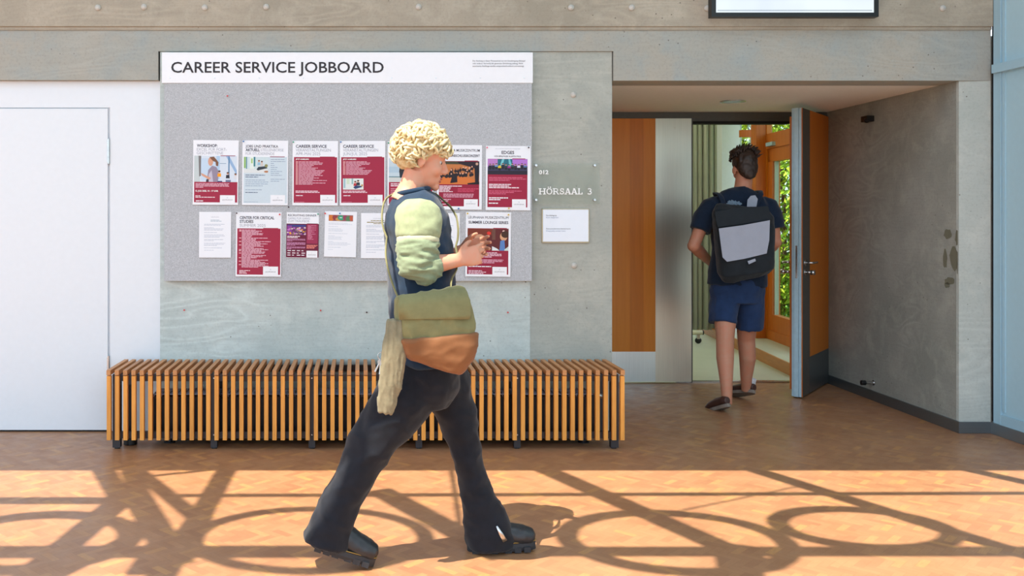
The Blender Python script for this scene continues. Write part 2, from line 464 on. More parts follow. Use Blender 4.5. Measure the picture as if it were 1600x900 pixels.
bm = bmesh.new(); prism(bm, [(X(957) - .3, .24), (X(957), .24), (1.668, NY + .2), (1.3, NY + .2)], 0, 2.6)
tag(obj('niche_return', bm, M['conc_niche'], wb), kind='structure')
bm = bmesh.new()
prism(bm, [(NX0, .012), (X(1548), .0), (X(1548), .35), (NX0 + .02, .35)], 0, Z(126) - .001)
tag(obj('corner_pier', bm, M['conc_corner'], wb, bevel=.006), kind='structure')
# right side of the niche: two lifts of concrete with a ragged joint
bm = bmesh.new()
zj = 1.10
for z0, z1 in ((0, zj), (zj, 2.6)):
    prism(bm, [(NX0 + .001, .016), (NX0 + .4, .016), (NX1 + .4, NY + .2), (NX1, NY + .2)], z0, z1)
wn = tag(obj('wall_niche_right', bm, M['conc_niche'], bevel=.003), kind='structure')
def niche_pt(f, z, off=0):
    return V((NX0 + (NX1-NX0)*f - off, .016 + (NY-.016)*f, z))
def niche_at(px):
    # fraction along the niche wall seen at pixel column px
    k = (px - VX)/FPX; dx, dy = NX1 - NX0, NY - .016
    return (k*(.016 - CAMY) - NX0)/(dx - k*dy)
bm = bmesh.new()      # grout stains near the front edge
for (px, py, rx, ry) in ((1481, 366, 7, 9), (1496, 372, 3.5, 12), (1491, 404, 8, 20), (1477, 404, 3.5, 15), (1498, 418, 3, 13), (1484, 439, 8, 6), (1480, 445, 5, 5)):
    c = niche_pt(niche_at(px), 0, .0012); z = CAMZ + (VY - py)*(c.y - CAMY)/FPX; hy = abs(niche_pt(niche_at(px + rx), 0).y - c.y); hz = ry*(c.y - CAMY)/FPX
    n = 13; vs = []
    for k in range(n):
        q = random.uniform(.75, 1.15); yy = c.y - math.cos(6.283*k/n)*hy*q; fr_ = (yy - .016)/(NY - .016); w_ = niche_pt(max(.004, fr_), 0, .0012); vs.append(bm.verts.new((w_.x, w_.y, z + math.sin(6.283*k/n)*hz*q)))
    bm.faces.new(vs)
tag(obj('grout_patches', bm, M['scuff'], wn), kind='structure')
# tie-hole plugs
bm0 = bmesh.new(); cyl(bm0, (0, 0, 0), (0, 1, 0), .019, .012, 20)
ring = bmesh.new(); tube(ring, [(.026*math.cos(t*.3306), 0, .026*math.sin(t*.3306)) for t in range(20)], [.004]*20, 6)
plug = None
for px, py, Y in ((153, 12, -.024), (225, 11, -.024), (320, 12, -.024), (416, 11, -.024), (654, 11, -.024), (892, 12, -.024), (987, 12, -.024), (1105, 13, -.024), (1473, 13, -.024), (896, 148, .011), (897, 415, .009)):
    if plug is None:
        plug = obj('tie_plug', bm0, plain('plug_mortar', (196, 192, 184), .8), wb, True, loc=P(px, py, Y)); o = plug
    else:
        o = plug.copy(); COL.objects.link(o); o.parent = wb; o.location = P(px, py, Y)
    o['kind'] = 'structure'
ring.free()
# ceiling (out of the picture, above the hall); opening shaped for the sun patches
ROOFY = -3.41
bm = boxes(((-8, ROOFY, ROOF), (4.6, .5, ROOF + .3)), ((-8, -11, ROOF), (4.6, -7.6, ROOF + .3)))
tag(obj('ceiling', bm, M['plaster']), kind='structure')
SD = V((.375, .357, -1.0))
def roofpt(px, py):
    p = FL(px, py); return V((p.x - SD.x*ROOF, p.y - SD.y*ROOF, ROOF + .05))
bm = bmesh.new()
def bar(a, b, w, ext=0):
    p, q = roofpt(*a), roofpt(*b); d = (q - p).normalized()
    tube(bm, [p - d*ext, q + d*ext], [(w/2, .03)]*2, 8, (0, 0, 1))
def loop(cx, cy, rx, ry, w, t0=0, t1=360):
    # an oval hoop: its extreme floor points give centre and half axes
    a, b = FL(cx - rx, cy), FL(cx + rx, cy); c, d = FL(cx, cy - ry), FL(cx, cy + ry)
    o = V(((a.x + b.x)/2, (c.y + d.y)/2, 0)); hx, hy = (b.x - a.x)/2, (c.y - d.y)/2
    n = 40; pts = []
    for k in range(n + 1):
        t = math.radians(t0 + (t1 - t0)*k/n)
        pts.append(V((o.x + hx*math.cos(t) - SD.x*ROOF, o.y + hy*math.sin(t) - SD.y*ROOF, ROOF + .05)))
    tube(bm, pts, [(w/2, .03)]*(n + 1), 8, (0, 0, 1))
bar((262, 776), (1700, 772), .06, 0); bar((-700, 784), (160, 784), .12, 0)
bar((-700, 866), (540, 864), .15, 0); bar((540, 864), (1600, 864), .12, 3)
bar((1165, 732), (1640, 882), .12, .2); bar((836, 730), (1150, 868), .14, .2)
bar((1480, 728), (1640, 764), .11, .2); bar((600, 775), (760, 862), .15, .1)
bar((185, 780), (40, 900), .15, .1); bar((150, 728), (185, 785), .13, .1)
bar((205, 734), (306, 816), .10, .05); bar((196, 740), (222, 790), .10, .05); bar((352, 728), (300, 818), .12, .2); bar((300, 818), (230, 920), .13, .1)
bar((212, 785), (262, 872), .15, .1); bar((222, 746), (300, 738), .04, .1); bar((1146, 866), (1160, 930), .18, .1)
bar((70, 905), (205, 838), .10, 0); bar((250, 835), (205, 900), .10, 0)
bar((1030, 806), (1250, 760), .015, 0); bar((700, 732), (720, 870), .02, 0)
loop(1348, 828, 128, 31, .10); loop(1055, 850, 170, 47, .10); loop(478, 846, 182, 49, .08); loop(40, 850, 150, 44, .12)
tag(obj('shadow_lattice', bm, M['steel_dark']), kind='structure')  # unseen lattice, bars added and laid out to cast the floor shadow pattern
# white partition with its flush door, left
wl = tag(empty('wall_left'), kind='structure')
DY = .045
zd, xd = Z(170, DY), X(168.5, DY)
bm = boxes(((-8, DY, zd + .008), (X(249.5), .2, Z(125) - .001)), ((xd + .014, DY, 0.004), (X(249.5, 0), .2, zd + .008)))
tag(obj('partition_panel', bm, M['white'], wl, bevel=.002), kind='structure')
bm = boxes(((-8, .060, 0), (xd + .03, .2, zd + .02)))
tag(obj('door_rebate', bm, M['white'], wl), kind='structure')
d1 = tag(obj('door_1', boxes(((xd - 1.02, DY - .004, .012), (xd, DY + .03, zd))), M['white'], bevel=.002), kind='structure')
tag(obj('door_gap_strip', boxes(((xd - 1.0, DY + .002, .001), (xd - .005, DY + .028, .0105))), M['gap'], d1), kind='structure')  # dark strip filling the gap under the door leaf
for y0, y1 in ((217, 256), (556, 590)):
    bm = bmesh.new()
    cyl(bm, (xd + .006, DY - .004, (Z(y0, DY) + Z(y1, DY))/2), (0, 0, 1), .0075, Z(y0, DY) - Z(y1, DY), 14)
    box(bm, (xd - .004, DY - .007, Z(y1, DY) + .01), (xd + .004, DY - .004, Z(y0, DY) - .01))
    tag(obj('hinge', bm, M['chrome'], d1), kind='structure')
# right: pale blue steel and panel wall coming towards the camera
wr = tag(empty('wall_right'), kind='structure')
XR = X(1549)
prof = boxes(((XR + .01, -9, .075), (XR + .2, 0, ROOF)))
tag(obj('wall_panel', prof, M['paleblue2'], wr), kind='structure')
bm = bmesh.new()
box(bm, (XR, -.085, .075), (XR + .02, -.020, ROOF)); box(bm, (XR - .006, -.095, .075), (XR + .02, -.085, ROOF)); box(bm, (XR + .002, -.125, .16), (XR + .02, -.10, ROOF))
for y in (-1.2, -2.4, -3.6): box(bm, (XR, y - .05, .075), (XR + .02, y + .05, ROOF))
box(bm, (XR - .004, -9, .075), (XR + .02, -.095, .14))
tag(obj('wall_frame', bm, M['paleblue'], wr, bevel=.002), kind='structure')
tag(obj('wall_rail', boxes(((XR - .03, -9, 2.345), (XR + .01, -.045, 2.40))), M['paleblue'], wr, bevel=.003), kind='structure')
tag(obj('wall_joint', boxes(((XR + .004, -.021, .08), (XR + .03, .0, ROOF))), M['gap'], wr), kind='structure')
# metal skirtings
def skirting(name, pts, h, m):
    bm = bmesh.new()
    prism(bm, pts, .001, h)
    return tag(obj(name, bm, m, bevel=.0015), kind='structure')
skirting('baseboard_niche', [(NX0 - .014, .002), (NX0, .002), (NX1, NY), (NX1 - .014, NY)], .075, M['base_metal'])
skirting('baseboard_back', [(NX0 - .014, -.012), (XR - .012, -.012), (XR - .012, .0), (NX0 - .014, .002)], .075, M['base_metal'])
skirting('baseboard_right', [(XR - .012, -9), (XR + .02, -9), (XR + .02, -.012), (XR - .012, -.012)], .075, M['base_light'])
# niche ceiling, door head
tag(obj('ceiling_niche', boxes(((X(957) - .1, .242, Z(126)), (NX1 + .5, NY + .3, Z(126) + .1))), M['plaster']), kind='structure')
zh = Z(126) - .001
bm = boxes(((1.4, NY - .01, 2.252), (4.2, NY + .12, zh)), ((2.83, NY - .004, 2.228), (4.2, NY + .1, 2.252)))
tr = tag(obj('trim_1', bm, M['dark_metal'], bevel=.003), kind='structure')
tag(obj('head_gap', boxes(((2.82, NY - .012, 2.205), (3.66, NY + .08, 2.2275))), M['gap'], tr), kind='structure')
bm = boxes(((NX1 - .05, NY - .02, 0), (NX1 + .3, NY + .1, 2.252)))
tag(obj('trim_2', bm, M['dark_metal'], bevel=.003), kind='structure')
tag(obj('trim_3', boxes(((2.70, NY - .0, .0), (4.0, NY + .055, .012))), M['chrome'], bevel=.002), kind='structure')

# closed leaf of the double door
d2 = tag(empty('door_2', (1.67, NY - .02, 0)), kind='structure')
def leafpart(name, x0, x1, z0, z1, m, y=0.0, t=.05):
    return tag(obj(name, boxes(((x0 - 1.67, y, z0), (x1 - 1.67, y + t, z1))), m, d2, bevel=.0015), kind='structure')
xa, xb, xc = X(983, NY), X(1004.5, NY), X(1023, NY)
zk = Z(549.5, NY - .02)
leafpart('door_panel', 1.67, xa, zk, 2.25, M['veneer']); leafpart('door_panel', xa, xb, zk, 2.25, M['veneer2']); leafpart('door_panel', xb, xc, zk, 2.25, M['veneer'])
leafpart('kick_plate', 1.67, xc, .012, zk, M['stainless2'])
leafpart('steel_strip', xc, X(1079, NY), .012, 2.25, M['stainless'], -.002)
leafpart('edge_strip', X(1079, NY), X(1081, NY), .006, 2.25, M['dark_metal'], .0, .055)
bm = bmesh.new(); cyl(bm, (X(1054.5, NY) - 1.67, -.003, Z(199.5, NY)), (0, 1, 0), .012, .006, 20); cyl(bm, (X(1054.5, NY) - 1.67, -.006, Z(199.5, NY)), (0, 1, 0), .007, .006, 20)
tag(obj('door_stud', bm, M['stainless'], d2), kind='structure')
# open leaf, built in its own frame: u from hinge to free edge, v thickness (front face v=0)
H = V((NX1 - .005, NY - .03, 0)); Fr = V((3.44, 1.17, 0)); L = (Fr - H).length
ang = math.atan2((Fr - H).y, (Fr - H).x)
d3 = tag(empty('door_3', H, ang), kind='structure')
# local x = u ; local y = +90deg from u ; front normal is local +y
def lp(name, lo, hi, m, bev=.0015): return tag(obj(name, boxes((lo, hi)), m, d3, bevel=bev), kind='structure')
zt3 = 2.262
lp('door_core', (0, -.078, .012), (L - .002, -.004, zt3), M['grey_metal'])
lp('edge_profile', (L - .002, -.060, .012), (L + .010, -.026, zt3), M['grey_metal'])
lp('edge_profile', (L - .002, -.022, .012), (L + .004, -.006, zt3), M['grey_metal'])
lp('edge_lipping', (L - .004, -.005, .012), (L + .002, .001, zt3), M['winwood'])
lp('door_panel', (0, -.004, .30), (L - .23, 0, zt3), M['veneer2'])
lp('kick_plate', (0, -.004, .012), (L - .23, .001, .30), M['base_metal'])
lp('steel_strip', (L - .23, -.004, .012), (L - .004, .001, zt3), M['dark_metal'])
lp('door_panel', (0, -.10, .06), (L - .03, -.078, zt3 - .06), M['winwood'])
bm = bmesh.new()
box(bm, (L + .010, -.047, .935), (L + .012, -.033, 1.19))
tag(obj('lock_plate', bm, M['chrome'], d3, bevel=.006), kind='structure')
def lever(sgn, y0, z=1.055):
    bm = bmesh.new()
    u = L - .07
    cyl(bm, (u, y0 + sgn*.004, z), (0, 1, 0), .026, .008, 24)
    tube(bm, [(u, y0, z), (u, y0 + sgn*.035, z), (u, y0 + sgn*.052, z), (u - .012, y0 + sgn*.062, z), (u - .06, y0 + sgn*.062, z), (u - .13, y0 + sgn*.060, z)], [.009]*6, 12, (0, 0, 1))
    tag(obj('door_handle', bm, M['chrome'], d3, True), kind='structure')
    bm = bmesh.new()
    cyl(bm, (u, y0 + sgn*.004, z - .075), (0, 1, 0), .024, .008, 24); cyl(bm, (u, y0 + sgn*.03, z - .075), (0, 1, 0), .012, .05, 18); cyl(bm, (u, y0 + sgn*.06, z - .075), (0, 1, 0), .019, .03, 18)
    tag(obj('door_knob', bm, M['chrome'], d3, True), kind='structure')
lever(1, 0); lever(-1, -.10)

# ================================================================== LECTURE ROOM BEHIND THE DOOR
tag(obj('floor_lecture_room', boxes(((-1, 1.9, -.1), (4.9, 9, 0))), M['lino']), kind='structure')
tag(obj('ceiling_lecture_room', boxes(((-1, NY + .3, 2.9), (4.75, 9, 3.0)), ((-1, NY + .12, 2.3), (4.4, NY + .3, 3.0))), M['plaster']), kind='structure')
tag(obj('wall_lecture_room', boxes(((-1, 7.2, 0), (3.95, 7.4, 2.9)), ((-1.1, 1.9, 0), (-1, 9, 2.9)), ((-1, NY + .13, 0), (1.7, NY + .25, 2.9))), M['hallwall']), kind='structure')
lamp = tag(obj('added_fill_panel', boxes(((.8, 3.2, 2.86), (3.6, 3.5, 2.899)), ((.8, 4.6, 2.86), (3.6, 4.9, 2.899)), ((.8, 6.0, 2.86), (3.6, 6.3, 2.899))), emit('fill_glow', (250, 246, 214), 5)), kind='structure')  # glowing panels added overhead to brighten the lecture room
# plinth
bm = bmesh.new(); prism(bm, [(3.84, 2.2), (4.9, 2.2), (4.9, 5.7), (4.24, 5.7)], 0, .105)
pl = tag(obj('trim_4', bm, M['lino']), kind='structure')
bm = bmesh.new(); prism(bm, [(3.82, 2.2), (3.838, 2.2), (4.238, 5.7), (4.22, 5.7)], 0, .107)
tag(obj('riser_board', bm, M['plinth'], pl), kind='structure')
# post and windows
zp = .106
w1 = tag(obj('window_1', boxes(((4.265, 4.0, zp), (4.37, 4.14, 2.9))), M['winwood'], bevel=.004), kind='structure')
bm = boxes(((4.372, 3.985, zp), (4.43, 4.12, 2.9)))
tag(obj('window_post', bm, M['veneer2'], w1, bevel=.004), kind='structure')
Yw = 4.35; sw = FPX/(Yw - CAMY)
bm = boxes(((X(1158, Yw), Yw, Z(214, Yw)), (X(1178.5, Yw), Yw + .06, Z(203, Yw))), ((X(1158, Yw), Yw, .1), (X(1178.5, Yw), Yw + .06, .95)))
tag(obj('window_rail', bm, M['winwood'], w1), kind='structure')
tag(obj('window_frame', boxes(((X(1177, Yw), Yw, zp), (X(1181, Yw), Yw + .08, 2.9))), M['hallwall'], w1), kind='structure')
tag(obj('window_pane', boxes(((X(1158, Yw), Yw + .025, .95), (X(1178, Yw), Yw + .031, 2.9))), M['glass'], w1), kind='structure')
tag(obj('wall_column', boxes(((X(1128, 4.7), 4.7, 0), (X(1159, 4.7), 4.85, 2.9))), M['hallwall'], bevel=.01), kind='structure')
# glazed door along the right side, running towards the viewer
G0, G1 = V((4.425, 4.0, 0)), V((4.31, 2.75, 0)); gd = (G1 - G0); Lg = gd.length; ga = math.atan2(gd.y, gd.x)
w2 = tag(empty('window_2', G0, ga), kind='structure')
def wp(name, lo, hi, m, bev=.003): return tag(obj(name, boxes((lo, hi)), m, w2, bevel=bev), kind='structure')
wp('window_stile', (.0, -.04, zp), (.16, .04, 2.14), M['winwood'])
wp('window_stile', (Lg - .13, -.04, zp), (Lg, .04, 2.14), M['winwood'])
wp('window_rail', (0, -.05, zp), (Lg, .05, zp + .10), M['winwood']); wp('window_rail', (.16, -.038, zp + .10), (Lg - .13, .038, zp + .27), M['winwood'])
wp('window_rail', (0, -.04, 2.0), (Lg, .04, 2.14), M['winwood']); wp('window_rail', (0, -.055, 2.14), (Lg, .055, 2.3), M['winwood'])
wp('window_bead', (.16, -.02, zp + .27), (.178, .02, 2.0), M['curtain'])
wp('window_pane', (.178, -.004, zp + .27), (Lg - .13, .004, 2.0), M['glass'], 0)
wp('window_pane', (.02, -.004, 2.3), (Lg, .004, 2.9), M['glass'], 0)
wp('closer_arm', (.10, -.09, 2.16), (.30, -.055, 2.20), M['grey_metal'])
# curtain with folds
bm = bmesh.new()
Yc = 4.95; xL, xR_ = 3.3, X(1131, Yc); n = 160
r0, r1, r2, r3 = [], [], [], []
for k in range(n + 1):
    f = k/n; x = xL + (xR_ - xL)*f
    w = .035*math.sin(f*math.pi*2*15) + .012*math.sin(f*61 + 1)
    for r, z, dy, kk in ((r0, .085, 0, 1.15), (r1, 2.85, 0, .8)):
        r.append(bm.verts.new((x + .012*math.cos(f*94), Yc + w*kk, z)))
    for r, z, kk in ((r2, .085, 1.15), (r3, 2.85, .8)):
        r.append(bm.verts.new((x + .012*math.cos(f*94), Yc + .006 + w*kk, z)))
for k in range(n):
    bm.faces.new((r0[k], r0[k+1], r1[k+1], r1[k])); bm.faces.new((r2[k+1], r2[k], r3[k], r3[k+1])); bm.faces.new((r0[k+1], r0[k], r2[k], r2[k+1]))
cur = obj('curtain', bm, M['curtain'], smooth=True)
tag(cur, 'pale greenish folded curtain hanging in the room beyond the open doorway', 'curtain')
# wheeled stand foot
c = FL(1084, 537)
st = empty('rolling_stand', (c.x, c.y, 0)); tag(st, 'cream tubular foot of a wheeled stand beside the curtain beyond the door', 'stand')
Yst = c.y
bm = bmesh.new(); p0, p1 = P(1060, 520.5, Yst), P(1098, 519.5, Yst)
tube(bm, [p0 - c, p1 - c], [.026, .026], 16)
obj('foot_tube', bm, plain('cream_paint', (206, 200, 160), .4), st, True)
bm = bmesh.new(); cyl(bm, p1 - c, (1, 0, 0), .027, .012, 16); obj('end_cap', bm, M['black'], st)
bm = bmesh.new(); q = P(1091, 531, Yst) - c; cyl(bm, (q.x, q.y, .037), (.5, 1, 0), .034, .022, 20)
cs = obj('caster', bm, M['black'], st, True)
bm = boxes(((q.x - .02, q.y - .02, .055), (q.x + .012, q.y + .02, p1.z - c.z - .02))); obj('caster_fork', bm, M['chrome'], cs)
# garden outside
tag(obj('ground_outside', boxes(((4.9, -1, -.15), (30, 30, -.05)), ((-8, 9, -.15), (4.9, 30, -.05))), M['grass']), kind='structure')
def shrub(cx, cy, r, h, n, label):
    t = empty('shrub', (cx, cy, -.05)); tag(t, label, 'shrub', 'shrubs outside the lecture room')
    bm = bmesh.new()
    for k in range(n):
        th = random.uniform(0, 6.283); u = random.uniform(-1, 1); rr = random.uniform(.75, 1)
        q = V((math.cos(th)*math.sqrt(1-u*u)*r*rr, math.sin(th)*math.sqrt(1-u*u)*r*rr, h/2 + u*h/2*rr))
        ax = V((random.gauss(0, 1), random.gauss(0, 1), random.gauss(0, 1))).normalized(); b = ax.orthogonal().normalized(); s = random.uniform(.025, .05)
        c_ = ax.cross(b)
        vs = [bm.verts.new(q + b*s*1.4), bm.verts.new(q + c_*s*.6 + ax*s*.2), bm.verts.new(q - b*s*1.4), bm.verts.new(q - c_*s*.6 + ax*s*.2)]
        bm.faces.new(vs)
    obj('foliage', bm, M['leafs'], t)
    bm = bmesh.new(); tube(bm, [(0, 0, 0), (.05, 0, h*.4), (-.04, .05, h*.8)], [.05, .035, .015], 8); obj('stem', bm, M['bark'], t)
shrub(6.05, 7.4, .95, 3.6, 11000, 'sunlit green shrub seen through the narrow glazed door strip')
shrub(5.5, 10.4, 1.15, 4.8, 11000, 'tall green shrub seen through the window above the dark haired man')
shrub(8.5, 9.8, 1.3, 4.4, 9000, 'farther green shrub behind the glazed door strip')

# ================================================================== WALL FITTINGS
YB = -.03
# pin board
bd = empty('pin_board', P(543, 440, 0)); bo = bd.location.copy()
tag(bd, 'large grey felt pin board with white title strip on the concrete wall', 'pin board')
a, b = P(256.5, 439, YB), P(831, 127, YB)
obj('felt_panel', boxes(((a.x - bo.x, YB, a.z - bo.z), (b.x - bo.x, .010, b.z - bo.z))), M['felt'], bd, bevel=.002)
a, b = P(253, 129.5, YB - .006), P(832.5, 82, YB - .006)
ts = obj('title_strip', boxes(((a.x - bo.x, YB - .006, a.z - bo.z), (b.x - bo.x, .010, b.z - bo.z))), M['sign_white'], bd, bevel=.0015)
def on_board(px, py, y): return P(px, py, y) - V((bo.x, 0, bo.z))
q = on_board(267.5, 113.3, YB - .0075)
sc = FPX/(YB - .0075 - CAMY)
text('title_lettering', 'CAREER SERVICE JOBBOARD', ts, q.x, q.z, 17.3/sc, 332/sc, YB - .0075, M['txt_black'], .012)
for k, sline in enumerate(('Der Aushang an dieser Pinnwand ist nur mit Genehmigung (Stempel', 'oder anderer Vermerk) der genannten Einrichtung zulässig. Nicht', 'autorisierte Aushänge werden entsprechend entfernt und entsorgt.')):
    q = on_board(738.5, 96.2 + 4.05*k, YB - .0075)
    text('small_print', sline, ts, q.x, q.z, 2.5/sc, (82, 78.5, 80.5)[k]/sc, YB - .0075, M['txt_dark'], .0)
for px in (266, 335.5, 405, 474, 543, 612, 681, 750.5, 819):
    bm = bmesh.new(); q = on_board(px, 122, YB - .007); cyl(bm, q, (0, 1, 0), .0032, .003, 10); obj('screw', bm, M['chrome'], ts)

CRIM, WHT, PINK = (162, 36, 66), (240, 241, 246), (226, 176, 192)
class Poster:
    def __init__(s, name, x0, y0, x1, y1, tilt, label, cat='poster', lean=1.0, Y=YB - .0045, group=None):
        s.w, s.h = (x1 - x0)/FPX*(Y - CAMY), (y1 - y0)/FPX*(Y - CAMY)
        c = P((x0 + x1)/2, (y0 + y1)/2, Y)
        n = 8; bm = bmesh.new()
        box(bm, (-s.w/2, -.0003, -s.h/2), (s.w/2, .0003, s.h/2))
        s.o = obj(name, bm, M['paper'], loc=c)
        s.o.rotation_euler = (math.radians(-lean), math.radians(tilt), 0)
        tag(s.o, label, cat, group); s.k = s.w/100
    def xz(s, u, v): return (-s.w/2 + u*s.k, s.h/2 - v*s.k)
    def ink(s, layer=1): return Ink(-.0003 - layer*3e-4)
    def r(s, ink, u0, v0, u1, v1, rgb):
        a = s.xz(u0, v0); b = s.xz(u1, v1); ink.rect(a[0], b[1], b[0], a[1], rgb)
    def head(s, items, name='headline'):
        for (t, u, v, cap, w, m, wt) in items:
            x, z = s.xz(u, v)
            text(name, t, s.o, x, z, cap*s.k, w*s.k, -.0003 - 9e-4, M[m], wt)
    def lines(s, ink, u0, v0, widths, dv, h, rgb, seed=1):
        rr = random.Random(seed); ink = Ink(ink.y)
        for i, w in enumerate(widths):
            u, e = u0, u0 + w
            if not w: ink.build('text_block', s.o); ink = Ink(ink.y); continue
            while u < e - 1:
                ww = min(rr.uniform(4, 11), e - u)
                s.r(ink, u, v0 + i*dv, u + ww, v0 + i*dv + h, rgb); ink.k -= 1; u += ww + .9
            ink.k += 1
        return ink.build('text_block', s.o)
    def logo(s, u0, v0, u1, v1):
        i = s.ink(2); s.r(i, u0, v0, u1, v1, WHT); lg = i.build('logo_panel', s.o)
        i = s.ink(3); cx, cz = s.xz((u0 + u1)/2, v0 + (v1 - v0)*.34); k = s.k
        i.stroke([(cx - 1.5*k, cz), (cx, cz + 1.3*k), (cx + 1.5*k, cz)], .35*k, (150, 156, 178)); i.stroke([(cx - 1.1*k, cz - .2*k), (cx, cz - 1.1*k), (cx + 1.1*k, cz - .2*k)], .3*k, (150, 156, 178))
        i.build('emblem', lg)
        x, z = s.xz(u0 + (u1 - u0)*.15, v0 + (v1 - v0)*.66)
        text('logo_lettering', 'LEUPHANA', lg, x, z, (v1 - v0)*.13*s.k, (u1 - u0)*.70*s.k, -.0003 - 9e-4, M['txt_dark'], -.005)
    def panel(s, v0, v1=136.5, rgb=CRIM, u0=3, u1=98, tab=(60, 93), tabv=None, name='colour_panel'):
        i = s.ink(1); s.r(i, u0, v0, u1, v1, rgb)
        if tab: s.r(i, tab[0], v0 - 1.3, tab[1], v0 + .3, rgb if tabv is None else tabv)
        return i.build(name, s.o)
def photo(p, u0, v0, u1, v1, bg, shapes, name='photograph'):
    """shapes in the picture's own 0..1 frame (y down): ('e',cx,cy,rx,ry,rgb) ('p',[(x,y)..],rgb) ('r',x0,y0,x1,y1,rgb)"""
    i = p.ink(2); p.r(i, u0, v0, u1, v1, bg)
    W, Hh = u1 - u0, v1 - v0
    cl = lambda t: max(0, min(1, t))
    m = lambda x, y: p.xz(u0 + cl(x)*W, v0 + cl(y)*Hh)
    for sh in shapes:
        if sh[0] == 'e':
            n = 14; i.poly([m(sh[1] + sh[3]*math.cos(6.2832*k/n), sh[2] + sh[4]*math.sin(6.2832*k/n)) for k in range(n)], sh[5])
        elif sh[0] == 'p': i.poly([m(*q) for q in sh[1]], sh[2])
        else: i.poly([m(sh[1], sh[2]), m(sh[3], sh[2]), m(sh[3], sh[4]), m(sh[1], sh[4])], sh[5])
    return i.build(name, p.o)
def folk(cx, cy, s, hair, skin, top, leg=None):
    out = [('p', [(cx - s*.5, cy + s*2.2), (cx - s*.42, cy + s*.75), (cx + s*.42, cy + s*.75), (cx + s*.5, cy + s*2.2)], top), ('e', cx, cy + s*.15, s*.3, s*.5, skin), ('e', cx, cy - s*.15, s*.33, s*.32, hair)]
    if leg: out.append(('p', [(cx - s*.45, cy + s*2.2), (cx + s*.45, cy + s*2.2), (cx + s*.35, cy + s*4), (cx - s*.35, cy + s*4)], leg))
    return out
SK = (214, 160, 134)
# 1 workshop
p = Poster('poster', 301.5, 219, 372.5, 320, .5, 'workshop poster with woman at a flip chart, top row far left of the pin board')
p.head([('WORKSHOP:', 8, 15.2, 6.6, 45, 'txt_dark', .022), ('EXCEL FÜR FORT-', 8, 23.6, 6.6, 66, 'txt_grey', -.004), ('GESCHRITTENE', 8, 31.6, 6.6, 58, 'txt_grey', -.004)])
p.panel(92, 137)
photo(p, 2.5, 34.5, 96.5, 92, (214, 224, 236), [('r', 0, .0, .14, 1, (198, 208, 210)), ('p', [(.1, 0), (.16, 0), (.19, .75), (.12, .8)], (120, 116, 116)), ('r', .16, .1, .5, .95, (196, 216, 236)), ('r', .52, 0, .60, .9, (178, 206, 232)), ('p', [(.74, 0), (.82, 0), (1, .55), (1, .75)], (150, 180, 216)), ('r', .80, .02, .83, .75, (90, 130, 170)), ('r', .60, .28, .75, .30, (120, 150, 180)),
      ('p', [(.30, 1), (.33, .55), (.42, .38), (.52, .42), (.58, .62), (.56, 1)], (150, 138, 158)), ('p', [(.35, 1), (.34, .72), (.41, .55), (.45, 1)], (196, 190, 206)), ('p', [(.16, .66), (.22, .70), (.40, .85), (.36, .92), (.18, .76)], SK), ('p', [(.28, 1), (.29, .9), (.34, .9), (.34, 1)], (60, 46, 60)),
      ('e', .385, .22, .06, .17, SK), ('p', [(.36, .05), (.46, .03), (.53, .16), (.57, .25), (.56, .40), (.51, .38), (.50, .24), (.44, .2), (.38, .10)], (126, 86, 64)),
      *folk(.59, .60, .09, (70, 50, 40), SK, (246, 160, 20)), ('r', .55, .96, .66, 1, (50, 70, 120)), *folk(.79, .66, .09, (90, 60, 40), SK, (40, 40, 52)), ('r', .74, .92, .86, 1, (110, 120, 150)), *folk(.97, .70, .08, (90, 60, 40), SK, (220, 220, 226))])
i = p.ink(3); p.r(i, 60.5, 33.5, 93, 35, (150, 60, 90)); p.lines(i, 6, 95, [74, 72, 74, 17], 2.7, 1.6, PINK, 3); p.lines(i, 6, 122, [11, 43], 3, 1.6, (240, 222, 228), 4); p.lines(i, 7, 133, [16], 3, 1.8, WHT, 5); i.build('printed_marks', p.o)
p.head([('12. JULI 2025, 10 - 17 UHR', 6, 113.5, 3.6, 50, 'txt_white', .03)])
p.logo(60, 121, 93, 138)
# 2 jobs
p = Poster('poster', 378.5, 219.5, 450, 320.5, .4, 'pale blue poster about jobs and internships, second in the top row')
p.head([('JOBS UND PRAKTIKA', 7, 15.6, 6.0, 71, 'txt_dark', .012), ('AKTUELL', 7, 23.6, 6.0, 31, 'txt_dark', .03), ('STELLENBÖRSE', 40, 23.6, 6.0, 50, 'txt_grey', -.004), ('FÜR STUDIERENDE', 7, 31.8, 6.0, 63, 'txt_grey', -.004)])
p.panel(36, 137, (205, 219, 228), tab=(60.5, 92.5), tabv=(150, 50, 84))
photo(p, 3.5, 36, 56.5, 71, (206, 222, 226), [('r', 0, 0, .08, .7, (150, 190, 110)), ('r', .09, 0, .13, .75, (70, 130, 150)), ('r', .24, 0, .42, .8, (226, 236, 230)), ('r', .40, 0, .47, .6, (60, 130, 140)), ('r', .30, .1, .36, .4, (160, 200, 110)), ('r', 0, .75, 1, 1, (222, 226, 226)), *folk(.62, .25, .12, (120, 90, 70), SK, (150, 190, 214)), *folk(.74, .30, .12, (90, 60, 40), SK, (210, 200, 196)), ('p', [(.52, .78), (.6, .62), (.9, .58), (.98, .7), (.7, .8), (.58, .85)], (50, 60, 70)), ('e', .92, .55, .07, .10, (140, 140, 90)), ('e', .93, .92, .1, .06, (180, 120, 80))])
i = p.ink(2); p.lines(i, 7, 75, [43, 28], 4.2, 1.7, (96, 112, 140), 6); p.lines(i, 7, 86, [43, 50, 50, 38, 0, 36], 4.3, 1.2, (140, 158, 182), 7); p.lines(i, 7, 113, [27], 4, 1.6, (96, 112, 140), 8)
